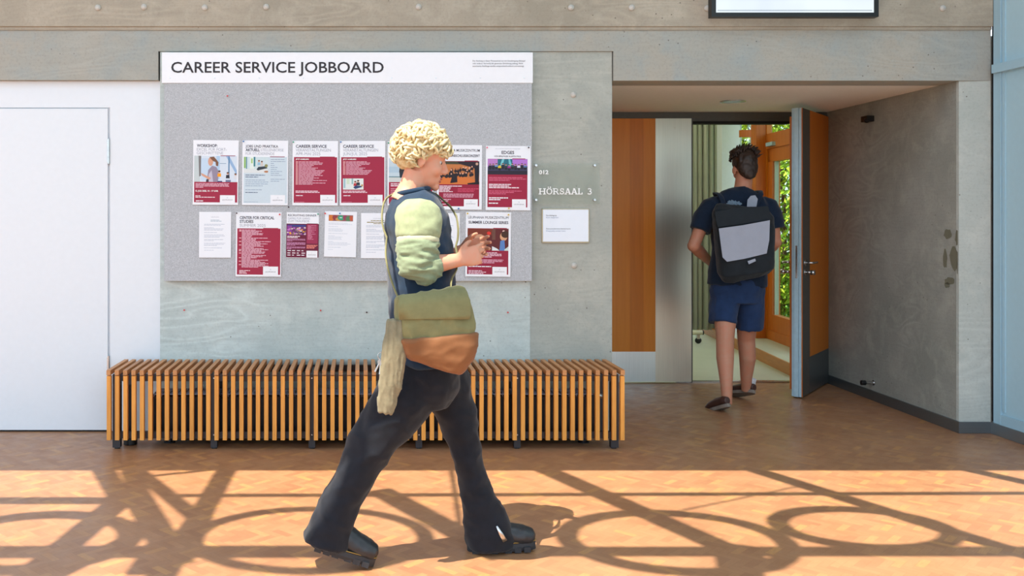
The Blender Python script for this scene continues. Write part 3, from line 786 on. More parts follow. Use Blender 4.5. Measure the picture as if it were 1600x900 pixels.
p.lines(i, 62, 41, [30, 32, 7, 8, 15, 13, 25, 20, 25, 0, 31, 20], 4.3, 1.2, (140, 158, 182), 9); p.lines(i, 5, 134, [30], 3, .9, (160, 176, 196), 10); i.build('printed_marks', p.o)
p.logo(62, 119, 94, 138)
# 3, 4 programme posters
def programme(x0, y0, x1, y1, l3, w3, label, rows, pic, tilt):
    p = Poster('poster', x0, y0, x1, y1, tilt, label)
    p.head([('CAREER SERVICE', 7, 15.2, 6.6, 68, 'txt_dark', .022), ('VERANSTALTUNGEN', 7, 23.6, 6.6, 77, 'txt_grey', -.002), (l3, 7, 31.8, 6.6, w3, 'txt_grey', -.002)])
    p.panel(36); rr = random.Random(len(l3))
    i = p.ink(2); p.lines(i, 7, 45.5, [5]*rows, 2.75, 1.4, (240, 190, 190), 2); p.lines(i, 13.5, 45.5, [rr.uniform(28, 66) for _ in range(rows)], 2.75, 1.4, PINK, 3)
    p.lines(i, 7, 110, [49, 53], 2.7, 1.7, (240, 214, 224), 4); p.lines(i, 8, 120, [15], 3, 1.6, WHT, 5); p.lines(i, 6, 134.5, [21], 3, .7, (220, 150, 170), 6)
    i.build('printed_marks', p.o)
    p.head([('JETZT ANMELDEN!', 7, 42, 2.9, 29, 'txt_white', .03)])
    if pic: photo(p, 6.8, 83, 52, 107.5, (224, 230, 228), [('r', .04, 0, .12, .85, (150, 190, 200)), ('r', .18, 0, .32, .5, (206, 222, 200)), ('r', .42, 0, .50, .5, (150, 190, 190)), *folk(.60, .30, .17, (90, 60, 50), SK, (190, 50, 60)), *folk(.74, .22, .18, (40, 30, 30), SK, (44, 48, 58)), ('p', [(.5, .8), (.62, .62), (.88, .66), (.94, .76), (.6, .95)], (50, 66, 110)), ('e', .93, .62, .05, .1, (190, 150, 90))])
    p.logo(61.5, 119, 94, 138); return p
programme(457, 220, 528, 321, 'APR-MAI 2025', 54, 'crimson events poster for April and May, third in the top row', 19, False, .3)
programme(531, 220, 602, 321, 'JUN/JUL 2025', 53, 'crimson events poster for June and July with small seated pair photo', 11, True, .0)
# 5 half hidden
p = Poster('poster', 605.5, 221, 677, 321, .2, 'poster partly hidden behind the walking person’s head and shoulder')
p.head([('CAREER SERVICE', 6, 14.6, 6.4, 66, 'txt_dark', .02), ('ANGEBOTE FÜR', 6, 23, 6.4, 62, 'txt_grey', -.002), ('STUDIERENDE', 6, 31.2, 6.4, 56, 'txt_grey', -.002)])
p.panel(89)
photo(p, 3, 37, 97.5, 89, (196, 212, 222), [('r', 0, .35, 1, .6, (176, 200, 216)), ('r', 0, .76, 1, .8, (90, 130, 140)), ('r', 0, .8, 1, 1, (206, 210, 208)), ('p', [(.16, 0), (.2, 0), (.36, .3), (.34, .34)], (226, 230, 232)), *folk(.30, .30, .13, (60, 40, 34), SK, (48, 42, 46), (40, 44, 56)), *folk(.5, .5, .11, (70, 50, 40), SK, (150, 90, 70), (60, 80, 100)), ('r', .40, .10, .43, .68, (120, 110, 100))])
i = p.ink(2); p.lines(i, 7, 92, [86, 62], 4, 2.2, (240, 220, 228), 3); p.lines(i, 7, 103, [60, 66, 40, 58, 62, 30], 3.6, 1.2, PINK, 5); i.build('printed_marks', p.o)
p.logo(61.5, 119, 94, 138)
# 6 concert
p = Poster('poster', 683, 226.5, 753, 327.5, .4, 'concert poster with an orchestra photo, sixth in the top row')
p.head([('LEUPHANA MUSIKZENTRUM', 5, 14.8, 6.0, 90, 'txt_dark', .004), ('SEMESTERABSCHLUSSKONZERT', 5, 26.6, 5.6, 90, 'txt_dark', .02)])
p.panel(36, 137, (150, 24, 56), 4, 94, (61, 91))
rr = random.Random(5); fk = [('p', [(0, .7), (.5, .6), (1, .85), (1, 1), (0, 1)], (214, 118, 54)), ('r', 0, 0, 1, .12, (70, 70, 50)), ('r', .08, .02, .16, .2, (40, 130, 80)), ('r', .93, 0, 1, .2, (20, 120, 100)), ('p', [(.45, 0), (1, 0), (1, .35), (.5, .1)], (44, 30, 40))]
for k in range(46):
    x = rr.uniform(.03, .84); y = .2 + .30*rr.random() + .10*(1 - x)
    fk += [('e', x, y + .09, .035, .07, (38, 30, 34)), ('e', x, y, .017, .035, (232, 170, 140) if k % 3 else (120, 70, 50))]
fk += [('p', [(.28, .95), (.34, .55), (.44, .5), (.46, .9)], (36, 26, 32)), ('e', .94, .1, .035, .06, (200, 160, 140)), ('p', [(.88, .25), (.97, .2), (1, .4), (.98, 1), (.90, 1)], (26, 22, 34)), ('p', [(.7, .95), (1, .88), (1, 1), (.72, 1)], (30, 20, 24))]
photo(p, 4, 37, 94, 88, (196, 120, 66), fk)
i = p.ink(2); p.lines(i, 5, 91, [52, 26, 25, 23, 30], 3.1, 1.9, (236, 214, 222), 5); p.lines(i, 46, 97, [47, 38, 37], 3.1, 1.4, (214, 80, 110), 6); p.lines(i, 14, 109, [68, 67, 66], 3.1, 1.7, (222, 170, 190), 7); p.lines(i, 5, 121, [26, 20, 0, 15], 3.5, 1.6, (230, 200, 214), 8); i.build('printed_marks', p.o)
p.logo(60, 121, 91, 138)
# 7 musical
p = Poster('poster', 759, 228, 829, 328.5, .5, 'poster with a choir on a purple stage, far right of the top row')
p.head([('EDGES', 35, 18, 7.2, 28, 'txt_dark', .02), ('VON BENJ PASEK & JUSTIN PAUL', 18.5, 24.8, 3.4, 60, 'txt_dark', .012), ('DAS LEUPHANA MUSIKZENTRUM PRÄSENTIERT', 21, 7.2, 1.9, 56, 'txt_grey', 0)])
p.panel(29, 137, (158, 30, 62), 4, 93, (59, 88))
rr = random.Random(9); fk = [('r', .0, 0, .25, .5, (190, 130, 200)), ('r', .25, 0, .62, .5, (40, 110, 130)), ('p', [(.36, 0), (.42, 0), (.36, .5), (.30, .5)], (120, 200, 210)), ('p', [(.52, 0), (.56, 0), (.62, .5), (.54, .5)], (110, 190, 200)), ('r', .62, 0, 1, .45, (180, 120, 210)), ('r', 0, .75, 1, 1, (40, 34, 50))]
for k, cc in enumerate([(40, 40, 60), (44, 46, 70), (110, 150, 190), (230, 200, 30), (40, 44, 54), (50, 60, 70), (150, 40, 130), (60, 80, 90), (60, 50, 60), (210, 214, 230), (40, 40, 60), (90, 120, 170)]):
    fk += folk(.06 + k*.08, .30 + .1*rr.random(), .085, (60, 40, 34), (220, 170, 150), cc, (36, 34, 44))
photo(p, 4, 29.5, 93, 64, (60, 60, 90), fk)
i = p.ink(2); p.lines(i, 7, 70, [75, 83, 46], 3.2, 1.4, (220, 110, 140), 5); p.lines(i, 7, 85, [51, 45, 67], 3.6, 2.3, (240, 220, 228), 6); p.lines(i, 7, 100, [73, 56, 38], 3.2, 1.4, (220, 110, 140), 7); p.lines(i, 7, 115, [43, 26], 4, 2.4, WHT, 8); p.lines(i, 7, 127, [21], 4, 2.4, WHT, 9); i.build('printed_marks', p.o)
p.logo(59, 119, 90, 138)
# lower row
def letter(x0, y0, x1, y1, tilt, label, hl=False, lg=True):
    p = Poster('notice_sheet', x0, y0, x1, y1, tilt, label, 'notice', 1.2)
    i = p.ink(1); c = (176, 186, 204)
    if hl: p.lines(i, 30, 22, [42], 4, 2.2, (140, 128, 60), 1); p.lines(i, 18, 27, [62], 4, 2.4, (140, 128, 60), 2); p.lines(i, 38, 31.5, [30], 4, 2, (140, 128, 60), 2)
    else: p.lines(i, 36, 25, [28, 34], 3.5, 1.6, (160, 182, 196), 1)
    p.lines(i, 16, 38, [64, 52, 0, 30, 60, 58, 0, 40, 0, 62, 66, 48, 0, 60, 30, 0, 66, 62, 40, 0, 56, 0, 30], 3.7, 1.2, c, 3); i.build('printed_marks', p.o)
    if lg:
        x, z = p.xz(38, 17.5); text('logo_lettering', 'LEUPHANA', p.o, x, z, 2.6*p.k, 24*p.k, -.0012, M['txt_grey'], 0)
    return p
letter(311, 331, 361, 402.5, .2, 'plain white letter with grey text, far left of the lower row')
p = Poster('poster', 368.5, 331.5, 439.5, 432, .5, 'crimson programme poster headed in two dark lines, lower row beside the far left letter')
p.head([('CENTER FOR CRITICAL', 8, 15.4, 6.4, 76, 'txt_dark', .022), ('STUDIES', 8, 23.8, 6.4, 30, 'txt_dark', .022), ('SUMMER 2025', 8, 32.4, 6.4, 57, 'txt_grey', -.002)])
p.panel(36, 137.5)
i = p.ink(2); rr = random.Random(3); p.lines(i, 13, 38.5, [rr.uniform(20, 64) for _ in range(33)], 2.55, 1.6, PINK, 4); p.lines(i, 7, 38.5, [5, 5, 0, 0, 0, 0, 0, 5, 0, 0, 5, 0, 0, 5, 0, 0, 0, 5, 5, 0, 5, 0, 0, 0, 5, 0, 0, 5, 0, 0, 5], 2.55, 1.6, (236, 190, 196), 5); p.lines(i, 8, 128, [24, 14, 17], 2.8, 1.5, (240, 214, 222), 6); i.build('printed_marks', p.o)
p.logo(60.5, 119.5, 93.5, 139)
p = Poster('poster', 447.5, 332, 498, 403, .9, 'small dark crimson dinner poster with magenta photo, third in the lower row')
p.head([('RECRUITING DINNER', 4, 12, 6.6, 88, 'txt_dark', .004), ('GANG FÜR GANG', 4, 21.4, 6.6, 68, 'txt_grey', -.004), ('ZUM TRAUMJOB', 4, 30, 6.6, 66, 'txt_grey', -.004)])
p.panel(35, 139.5, (108, 20, 54), 0, 100, (63, 97))
i = p.ink(2); p.r(i, 63, 36, 97, 96, (156, 44, 80)); i.build('side_panel', p.o)
rr = random.Random(2); fk = [('r', 0, 0, 1, .2, (60, 60, 130)), ('r', 0, .1, .25, 1, (140, 60, 150))]
for k in range(40): fk.append(('e', rr.random(), .25 + .7*rr.random(), .06, .07, rr.choice([(220, 200, 200), (200, 120, 200), (60, 40, 50), (230, 160, 60), (150, 120, 110)])))
photo(p, 2, 38, 60, 70, (110, 50, 110), fk)
i = p.ink(3); p.lines(i, 3, 73, [39, 32], 3.8, 2.6, (240, 220, 228), 3); p.lines(i, 2, 82, [56, 57, 17, 0, 57, 57, 57, 26, 0, 57, 57, 14], 2.7, 1.6, (206, 140, 180), 4); p.lines(i, 66, 40, [26, 12, 26, 10, 26, 12, 20, 10, 24, 12, 14, 16, 12, 18], 3.2, 1.5, (220, 140, 170), 5); p.lines(i, 63, 100, [34, 30, 26, 24], 3, 2.2, (226, 130, 120), 6)
for r_, ys in enumerate((117, 124.5, 131)):
    for c_ in range(4): p.r(i, 4 + c_*14.5, ys, 4 + c_*14.5 + (11, 9, 10, 6)[(c_ + r_) % 4], ys + 2.6, (236, 226, 232))
i.build('printed_marks', p.o); p.logo(63, 118, 97, 139)
p = Poster('notice_sheet', 507, 330.5, 557, 401.5, 1.4, 'tilted white sheet with a colourful fruit banner at its top', 'notice', 1.4)
photo(p, 12, 11, 88, 30, (150, 90, 90), [('e', .1, .5, .12, .5, (210, 120, 50)), ('e', .25, .4, .1, .4, (150, 60, 60)), ('e', .4, .7, .12, .3, (200, 150, 90)), ('e', .5, .45, .13, .42, (60, 160, 120)), ('e', .68, .4, .1, .4, (150, 60, 90)), ('e', .8, .6, .1, .5, (90, 130, 90)), ('e', .93, .5, .08, .4, (190, 90, 60)), ('r', .45, .38, .55, .5, (230, 240, 236))], 'fruit_banner')
i = p.ink(1); p.lines(i, 12, 36, [60, 74, 0, 30, 0, 40, 46, 44, 0, 60, 0, 20, 44, 40, 42, 0, 16, 60, 70, 60, 0, 40, 0, 16], 3.6, 1.1, (190, 200, 214), 8); i.build('printed_marks', p.o)
letter(564, 333, 615, 403.5, .4, 'white letter with yellow marked heading, half hidden by the walking person', True)
letter(668, 333, 718.5, 403.5, .0, 'white sheet behind the walking person’s chest, beside the lounge series poster', False, False)
p = Poster('poster', 727.5, 331.5, 798, 432, .8, 'poster with two musicians in red light behind the outstretched hands')
p.head([('LEUPHANA MUSIKZENTRUM', 5, 14.6, 5.8, 89, 'txt_dark', .0), ('SUMMER LOUNGE SERIES', 6, 25.8, 6.4, 88, 'txt_dark', .02)])
p.panel(36, 138, (150, 28, 58), 4, 95, (61, 91))
photo(p, 4, 37, 95, 85, (96, 36, 36), [('r', .0, .0, .6, .3, (120, 50, 34)), ('e', .52, .2, .05, .08, (220, 50, 40)), ('r', .60, 0, .68, .5, (110, 70, 60)), ('e', .88, .1, .03, .04, (240, 200, 190)), ('e', .88, .35, .09, .2, (214, 160, 120)), ('e', .92, .25, .1, .16, (70, 44, 30)), ('p', [(.78, 1), (.8, .55), (.9, .5), (.92, 1)], (90, 130, 190)), ('p', [(.6, .8), (.72, .9), (.78, 1), (.6, 1)], (220, 226, 226)), ('e', .3, .5, .14, .25, (200, 150, 120)), ('r', .05, .6, .5, 1, (60, 40, 40)), ('p', [(.9, .95), (1, .8), (1, 1), (.9, 1)], (200, 214, 210))])
i = p.ink(2); p.lines(i, 26, 89, [44, 54, 54, 32], 3.1, 1.8, (236, 200, 214), 4); p.lines(i, 20, 105, [64, 62, 44], 3.1, 1.8, (222, 170, 190), 5); p.lines(i, 7, 116, [20, 50], 3.6, 2, WHT, 6); p.lines(i, 7, 129, [30, 39, 33], 3.2, 1.8, (230, 200, 214), 7); i.build('printed_marks', p.o)
p.logo(60, 121, 92, 139)
# pins
def pin(px, py, m, label, Y=YB - .008):
    bm = bmesh.new(); cyl(bm, (0, -.003, 0), (0, 1, 0), .0052, .003, 14); cyl(bm, (0, .0, 0), (0, 1, 0), .0036, .006, 12); cyl(bm, (0, -.006, 0), (0, 1, 0), .0046, .004, 14)
    o = obj('pushpin', bm, M[m], smooth=False, loc=P(px, py, Y)); tag(o, label, 'pushpin', 'pushpins')
for a in ((355.5, 150, 'redpin', 'lone red pushpin high on the empty grey felt'), (380.5, 221, 'bluepin', 'light blue pushpin at top left corner of the pale blue jobs poster'),
          (458.5, 222, 'greenpin', 'green pushpin at the corner of the April and May poster'), (532.5, 222, 'bluepin', 'blue pushpin at the corner of the June and July poster'),
          (607, 223.5, 'greenpin', 'green pushpin at the corner of the half hidden poster'), (686.5, 228.5, 'yellowpin', 'yellow pushpin at the top corner of the orchestra concert poster'),
          (716.5, 326, 'bluepin', 'blue pushpin at the bottom edge of the orchestra concert poster'), (761, 230.5, 'pinkpin', 'pink pushpin at top left of the choir poster'),
          (826, 230.5, 'darkpin', 'dark brown pushpin at top right of the choir poster'), (795, 325.5, 'yellowpin', 'yellow pushpin at the bottom edge of the choir poster'),
          (451, 323.5, 'darkpin', 'dark pushpin between the two rows above the dinner poster'), (370, 333, 'darkpin', 'dark red pushpin at top left of the two-line headed programme poster'),
          (437, 335, 'redpin', 'red pushpin at top right of the two-line headed programme poster'), (497, 334.5, 'greenpin', 'green pushpin at top right of the small dinner poster'),
          (508, 333.5, 'redpin', 'red pushpin at the corner of the fruit banner sheet'), (531, 333.5, 'bluepin', 'blue pushpin at the top middle of the fruit banner sheet'),
          (730.5, 333.5, 'yellowpin', 'yellow pushpin at top left of the red light musicians poster'), (794.5, 335.5, 'yellowpin', 'yellow pushpin at top right of the red light musicians poster')): pin(*a)
for a in ((288, 484.5, 'redpin', 'red pushpin in bare concrete below the left end of the pin board'), (501, 485, 'redpin', 'red pushpin in bare concrete below the middle of the pin board'), (573, 488, 'darkpin', 'dark magenta pushpin in bare concrete just left of the walking person'), (793.5, 488, 'redpin', 'red pushpin in bare concrete below the right end of the pin board')): pin(*a, Y=.010)

# room sign
YS = -.012
rs = empty('room_sign', P(884, 319, .011)); ro = rs.location.copy()
tag(rs, 'clear acrylic room sign with white lettering on the concrete pier', 'sign')
loc = lambda px, py, Y: P(px, py, Y) - ro
a, b = loc(833.5, 319, YS), loc(937, 255, YS)
obj('acrylic_plate', boxes(((a.x, YS - ro.y, a.z), (b.x, YS + .004 - ro.y, b.z))), M['acrylic'], rs)
for px, py in ((837.5, 258.5), (929, 258.5), (837.5, 312.5), (929, 312.5)):
    bm = bmesh.new(); q = loc(px, py, YS); cyl(bm, (q.x, (-.022 + .011)/2 - ro.y, q.z), (0, 1, 0), .0085, .033, 18); obj('standoff', bm, M['chrome'], rs, bevel=.0015)
sc = FPX/(YS - .001 - CAMY); yy = YS - .0012 - ro.y
q = loc(842, 272, YS); text('room_number', '012', rs, q.x, q.z, 6.2/sc, 15/sc, yy, M['txt_white'], .035)
ink = Ink(yy); WH = (244, 244, 244)
q = loc(841.5, 303.8, YS); cap = 9.6/sc
def slab(letter, x, w):
    T = .2; sT = .13
    def st(pts, wd): ink.stroke([(q.x + (x + a_*w)/sc, q.z + b_*cap) for a_, b_ in pts], wd*cap, WH)
    arc = lambda cx, cz, rx, rz, t0, t1, n=12: [(cx + rx*math.cos(math.radians(t0 + (t1-t0)*k/n)), cz + rz*math.sin(math.radians(t0 + (t1-t0)*k/n))) for k in range(n + 1)]
    serif = lambda cx, z, hw=.2: st([(cx - hw, z), (cx + hw, z)], sT)
    if letter == 'H':
        for cx in (.2, .8): st([(cx, 0), (cx, 1)], T); serif(cx, .065); serif(cx, .935)
        st([(.2, .5), (.8, .5)], sT)
    elif letter in 'OÖ':
        st(arc(.5, .5, .4, .43, 0, 360, 24), T*.8)
        st(arc(.5, .5, .34, .45, 0, 360, 24), T*.6)
        if letter == 'Ö':
            for cx in (.33, .67): ink.ell(q.x + (x + cx*w)/sc, q.z + 1.17*cap, .10*cap, .10*cap, WH)
    elif letter == 'R':
        st([(.2, 0), (.2, 1)], T); serif(.2, .065); serif(.12, .935, .12)
        st([(.2, .93), (.5, .93)] + arc(.5, .71, .26, .22, 90, -90) + [(.2, .49)], sT*1.1); st([(.5, .49), (.68, .3), (.76, .07)], T*.9); serif(.86, .065, .13)
    elif letter == 'S':
        st(arc(.5, .72, .3, .21, 20, 270) + arc(.5, .29, .33, .22, 90, -160), T*.85); st([(.8, .65), (.8, .97)], sT); st([(.17, .03), (.17, .36)], sT)
    elif letter == 'A':
        st([(.16, 0), (.46, .98)], sT*1.1); st([(.5, .98), (.82, 0)], T*1.1); st([(.25, .33), (.72, .33)], sT); serif(.16, .065, .18); serif(.83, .065, .2); st([(.34, .95), (.55, .95)], sT*.8)
    elif letter == 'L':
        st([(.26, 0), (.26, 1)], T); serif(.26, .935); st([(.05, .065), (.9, .065)], sT); st([(.88, 0), (.88, .34)], sT)
    elif letter == '3':
        st(arc(.45, .73, .3, .21, 150, -90), T*.85); st(arc(.45, .28, .36, .23, 90, -150), T*.9)
for ch, x, w in (('H', 0, 11.5), ('Ö', 11.8, 10), ('R', 22, 10.5), ('S', 32.5, 8), ('A', 40.5, 10.5), ('A', 50.5, 10.5), ('L', 61, 8), ('3', 75.5, 8.5)): slab(ch, x, w)
ink.build('room_name', rs)
# notice plate under it
YN = -.006
np_ = empty('notice_plate', P(884, 378, .011)); no = np_.location.copy()
tag(np_, 'small white notice plate with blue text below the clear room sign', 'sign')
a, b = P(848.5, 377.5, YN) - no, P(919.5, 327.5, YN) - no
obj('plate', boxes(((a.x, YN - no.y, a.z), (b.x, .0, b.z))), plain('white_plate', (232, 238, 248), .35, var=.01), np_, bevel=.0015)
bm = boxes(((a.x - .006, YN + .004 - no.y, a.z - .007), (b.x + .005, .0, a.z - .001)), ((a.x - .006, YN + .004 - no.y, a.z - .004), (a.x - .001, .0, b.z + .005)), ((b.x + .001, YN + .004 - no.y, a.z - .004), (b.x + .005, .0, b.z + .005)), ((a.x - .006, YN + .004 - no.y, b.z + .001), (b.x + .005, .0, b.z + .005)))
obj('plate_holder', bm, plain('holder_beige', (196, 184, 150), .4), np_)
for t_, px, py, w, m in (('Raumbelegung', 853.5, 337.5, 16, 'txt_dark'), ('Room Assignment', 853.5, 340.8, 19, 'txt_blue'), ('Datenschutzhinweise Seminarräume', 853.5, 358.3, 38, 'txt_dark'), ('Privacy policy seminar rooms', 853.5, 361.8, 30, 'txt_blue')):
    q = P(px, py, YN - .001) - no; text('notice_text', t_, np_, q.x, q.z, 2.0/sc, w/sc, YN - .001 - no.y, M[m], 0)
# wall screen
YT = -.13
tv = empty('wall_screen', P(1242, 26, YT)); to = tv.location.copy(); tag(tv, 'white screen with an added reflection glow in a black frame above the lecture room doorway', 'screen')
a, b = P(1112, 26, YT) - to, P(1373, 26, YT) - to
hh = .62
bw = 6.5/FPX*(YT - CAMY)
bm = boxes(((a.x, 0, 0), (b.x, .06, bw)), ((a.x, 0, hh - bw), (b.x, .06, hh)), ((a.x, 0, bw), (a.x + bw*1.05, .06, hh - bw)), ((b.x - bw*1.05, 0, bw), (b.x, .06, hh - bw)))
obj('bezel', bm, M['black'], tv, bevel=.002)
obj('display', boxes(((a.x + bw*1.05, .006, bw), (b.x - bw*1.05, .05, hh - bw))), M['screen'], tv)
obj('wall_mount', boxes(((-.2, .06, .15), (.2, .107, .45))), M['steel_dark'], tv)
obj('display_trim', boxes(((a.x + bw*1.5, .0045, bw*1.5), (b.x - bw*1.5, .006, bw*1.62))), M['fin'], tv)
# downlight
dl = empty('downlight', (P(1145, 158, .9).x, 1.02, Z(126))); dz = Z(126)
q = V(((1145 - VX)*(dz - CAMZ)/(VY - 158), CAMY + FPX*(dz - CAMZ)/(VY - 158), dz)); dl.location = q
tag(dl, 'round recessed ceiling downlight above the doorway', 'lamp')
bm = bmesh.new(); tube(bm, [(.085*math.cos(k*math.pi/16), .085*math.sin(k*math.pi/16), -.004) for k in range(33)], [(.012, .005)]*33, 8, (0, 0, 1)); obj('trim_ring', bm, M['chrome'], dl, True)
bm = bmesh.new(); cyl(bm, (0, 0, -.0035), (0, 0, 1), .078, .006, 28); obj('reflector', bm, plain('reflector_glass', (150, 150, 140), .2, .6), dl)
# sensor and door stop on the niche wall
def niche_at(px):
    # fraction along the niche wall seen at pixel column px
    k = (px - VX)/FPX
    y0, y1 = .016, NY
    # NX0 + dx f = k*(y0+dy f - CAMY)
    dx, dy = NX1 - NX0, y1 - y0
    return (k*(y0 - CAMY) - NX0)/(dx - k*dy)
f = niche_at(1362); pp = niche_pt(f, 0); zs = CAMZ + (VY - 186)*(pp.y - CAMY)/FPX
sn = empty('motion_sensor', (pp.x, pp.y, zs)); tag(sn, 'small black motion sensor high on the niche side wall', 'sensor')
obj('housing', boxes(((-.06, -.045, -.022), (-.001, .045, .022))), M['black'], sn, bevel=.008)
bm = bmesh.new(); ball(bm, (-.05, -.02, -.012), (.02, .025, .02)); obj('lens', bm, M['heater'], sn, True)
f = niche_at(1366); pp = niche_pt(f, 0); zs = CAMZ + (VY - 598)*(pp.y - CAMY)/FPX
ds = empty('door_stop', (pp.x, pp.y, zs)); tag(ds, 'short metal door stop with black tip low on the niche wall', 'door stop')
bm = bmesh.new(); cyl(bm, (-.035, 0, 0), (1, 0, 0), .011, .068, 16); cyl(bm, (-.004, 0, 0), (1, 0, 0), .02, .007, 18); obj('stem', bm, M['chrome'], ds)
bm = bmesh.new(); cyl(bm, (-.085, 0, 0), (1, 0, 0), .019, .034, 18); obj('rubber_tip', bm, M['black'], ds, bevel=.003)

# ================================================================== BENCH AND HEATER
YF = -.448; sF = FPX/(YF - CAMY)
XF = lambda px: (px - VX)/sF
ZF = lambda py: CAMZ + (VY - py)/sF
bn = empty('slatted_bench', (XF(571), -.22, 0)); tag(bn, 'long larch slatted bench with black steel frame over the heater', 'bench')
bo2 = bn.location.copy()
N = 63; sp = (972.8 - 169.8)/(N - 1)
hw = .0122
proto_f = obj('front_slat', boxes(((-hw, 0, ZF(688)), (hw, .030, ZF(587.5)))), M['slat'], bn, bevel=.0025)
proto_t = obj('seat_slat', boxes(((-hw, -.006, ZF(586)), (hw, .440, ZF(578.3)))), M['slat_top'], bn, bevel=.0025)
for k in range(N):
    x = XF(169.8 + sp*k) - bo2.x
    for pr in (proto_f, proto_t):
        o = pr if k == 0 else pr.copy()
        if k: COL.objects.link(o); o.parent = bn
        o.location = (x, YF - bo2.y, 0)
x0, x1 = XF(174) - bo2.x, XF(968) - bo2.x
yf = YF + .031 - bo2.y; yb = -.03 - bo2.y
obj('top_rail', boxes(((x0, yf, ZF(597)), (x1, yf + .03, ZF(586.2)))), M['steel_dark'], bn)
obj('top_rail', boxes(((x0, yb - .03, ZF(597)), (x1, yb, ZF(586.2)))), M['steel_dark'], bn)
obj('bottom_rail', boxes(((x0, yf, ZF(687)), (x1, yf + .03, ZF(676.5)))), M['steel_dark'], bn)
for k, px in enumerate((180, 333, 487, 655, 809.5, 962.5)):
    w = .0235 if k in (0, 5) else .0195
    x = XF(px) - bo2.x
    obj('leg', boxes(((x - w, yf - .004, .008), (x + w, yf + .038, ZF(586.4)))), M['steel_dark'], bn, bevel=.002)
    obj('leg', boxes(((x - w, yb - .036, .008), (x + w, yb + .002, ZF(586.4)))), M['steel_dark'], bn, bevel=.002)
    for yy_ in (yf + .017, yb - .017): bm = bmesh.new(); cyl(bm, (x, yy_, .005), (0, 0, 1), .017, .01, 14); obj('foot_pad', bm, M['black'], bn)
    for py in (592, 681): bm = bmesh.new(); cyl(bm, (x, yf - .005, ZF(py)), (0, 1, 0), .004, .003, 10); obj('bolt', bm, M['chrome'], bn)
    obj('crossbar', boxes(((x - .012, yf + .03, ZF(597)), (x + .012, yb - .03, ZF(588)))), M['steel_dark'], bn)
YH = -.31
cx0, cx1 = P(236, 0, YH).x, P(929, 0, YH).x
ht = empty('convector_heater', ((cx0 + cx1)/2, -.2, 0)); ho = ht.location.copy(); tag(ht, 'low black convector heater standing under the slatted bench', 'heater')
zt = P(0, 620, YH).z; zb_ = P(0, 684, YH).z
obj('casing', boxes(((cx0 - ho.x, YH - ho.y, zb_), (cx1 - ho.x, -.1 - ho.y, zt))), M['heater'], ht, bevel=.004)
bm = bmesh.new(); n = 66
for k in range(n):
    x = cx0 - ho.x + (cx1 - cx0)*(k + .5)/n; box(bm, (x - .004, YH - .008 - ho.y, zb_ + .02), (x + .004, YH - ho.y + .001, zt - .015))
tag(obj('front_ribs', bm, M['heater'], ht))
bm = bmesh.new()
for k in range(7):
    y = YH + .012 + k*.03 - ho.y; tube(bm, [(cx0 - ho.x + .01, y, zt + .012 + .0), (cx1 - ho.x - .01, y, zt + .012)], [.006, .006], 8)
for k in range(60):
    x = cx0 - ho.x + .02 + (cx1 - cx0 - .04)*k/59; box(bm, (x - .002, YH + .004 - ho.y, zt), (x + .002, -.11 - ho.y, zt + .022))
obj('top_grille', bm, M['fin'], ht)
for px in (205, 548, 915):
    bm = bmesh.new(); x = P(px if px != 205 else 262, 0, YH).x - ho.x; tube(bm, [(x, YH + .06 - ho.y, .002), (x, YH + .06 - ho.y, zb_ + .005)], [.016, .012], 12); cyl(bm, (x, YH + .06 - ho.y, .004), (0, 0, 1), .035, .006, 18); obj('foot', bm, M['heater'], ht)
bm = bmesh.new(); q = P(938, 622, YH) - ho; tube(bm, [(cx1 - ho.x - .01, YH + .05 - ho.y, q.z + .01), (cx1 - ho.x + .03, YH + .05 - ho.y, q.z + .01), (cx1 - ho.x + .06, YH + .05 - ho.y, q.z)], [.012, .012, .016], 12); obj('valve', bm, M['chrome'], ht, True)
fo = FL(204, 694); bm = bmesh.new()
st2 = empty('pipe_cover', (fo.x, -.3, 0)); tag(st2, 'short black round post under the left end of the bench', 'post')
cyl(bm, (0, 0, .022), (0, 0, 1), .042, .042, 24); obj('foot_ring', bm, M['black'], st2, bevel=.004)
obj('upright', boxes(((-.03, -.02, .043), (.03, .02, .37))), M['heater'], st2, bevel=.003)

# ================================================================== PEOPLE
def head_shape(bm, c, R, k=1.0):
    T = lambda v: c + R @ (V(v)*k)
    B = lambda p, r, rot=None: ball(bm, T(p), tuple(a*k for a in r), R if rot is None else R @ rot, 24, 16)
    B((-.012, 0, .032), (.098, .076, .090)); B((.030, 0, -.028), (.060, .060, .088)); B((.040, 0, -.078), (.046, .046, .040))
    B((.078, 0, -.103), (.017, .021, .017)); B((.072, 0, .016), (.020, .052, .014)); B((.052, .036, -.038), (.034, .024, .030)); B((.052, -.036, -.038), (.034, .024, .030))
    tube(bm, [T((.080, 0, .012)), T((.092, 0, -.010)), T((.106, 0, -.034)), T((.098, 0, -.046))], [.008*k, .010*k, .0125*k, .010*k], 12, R @ V((0, 1, 0)))
    B((.094, .011, -.042), (.010, .008, .007)); B((.094, -.011, -.042), (.010, .008, .007))
    B((.086, 0, -.066), (.011, .024, .0065)); B((.083, 0, -.079), (.011, .020, .0075))
    for s in (1, -1):
        rot = Matrix.Rotation(s*.35, 3, 'Z')
        B((-.004, s*.078, -.014), (.020, .006, .031), rot); B((-.002, s*.077, -.036), (.010, .007, .011), rot)
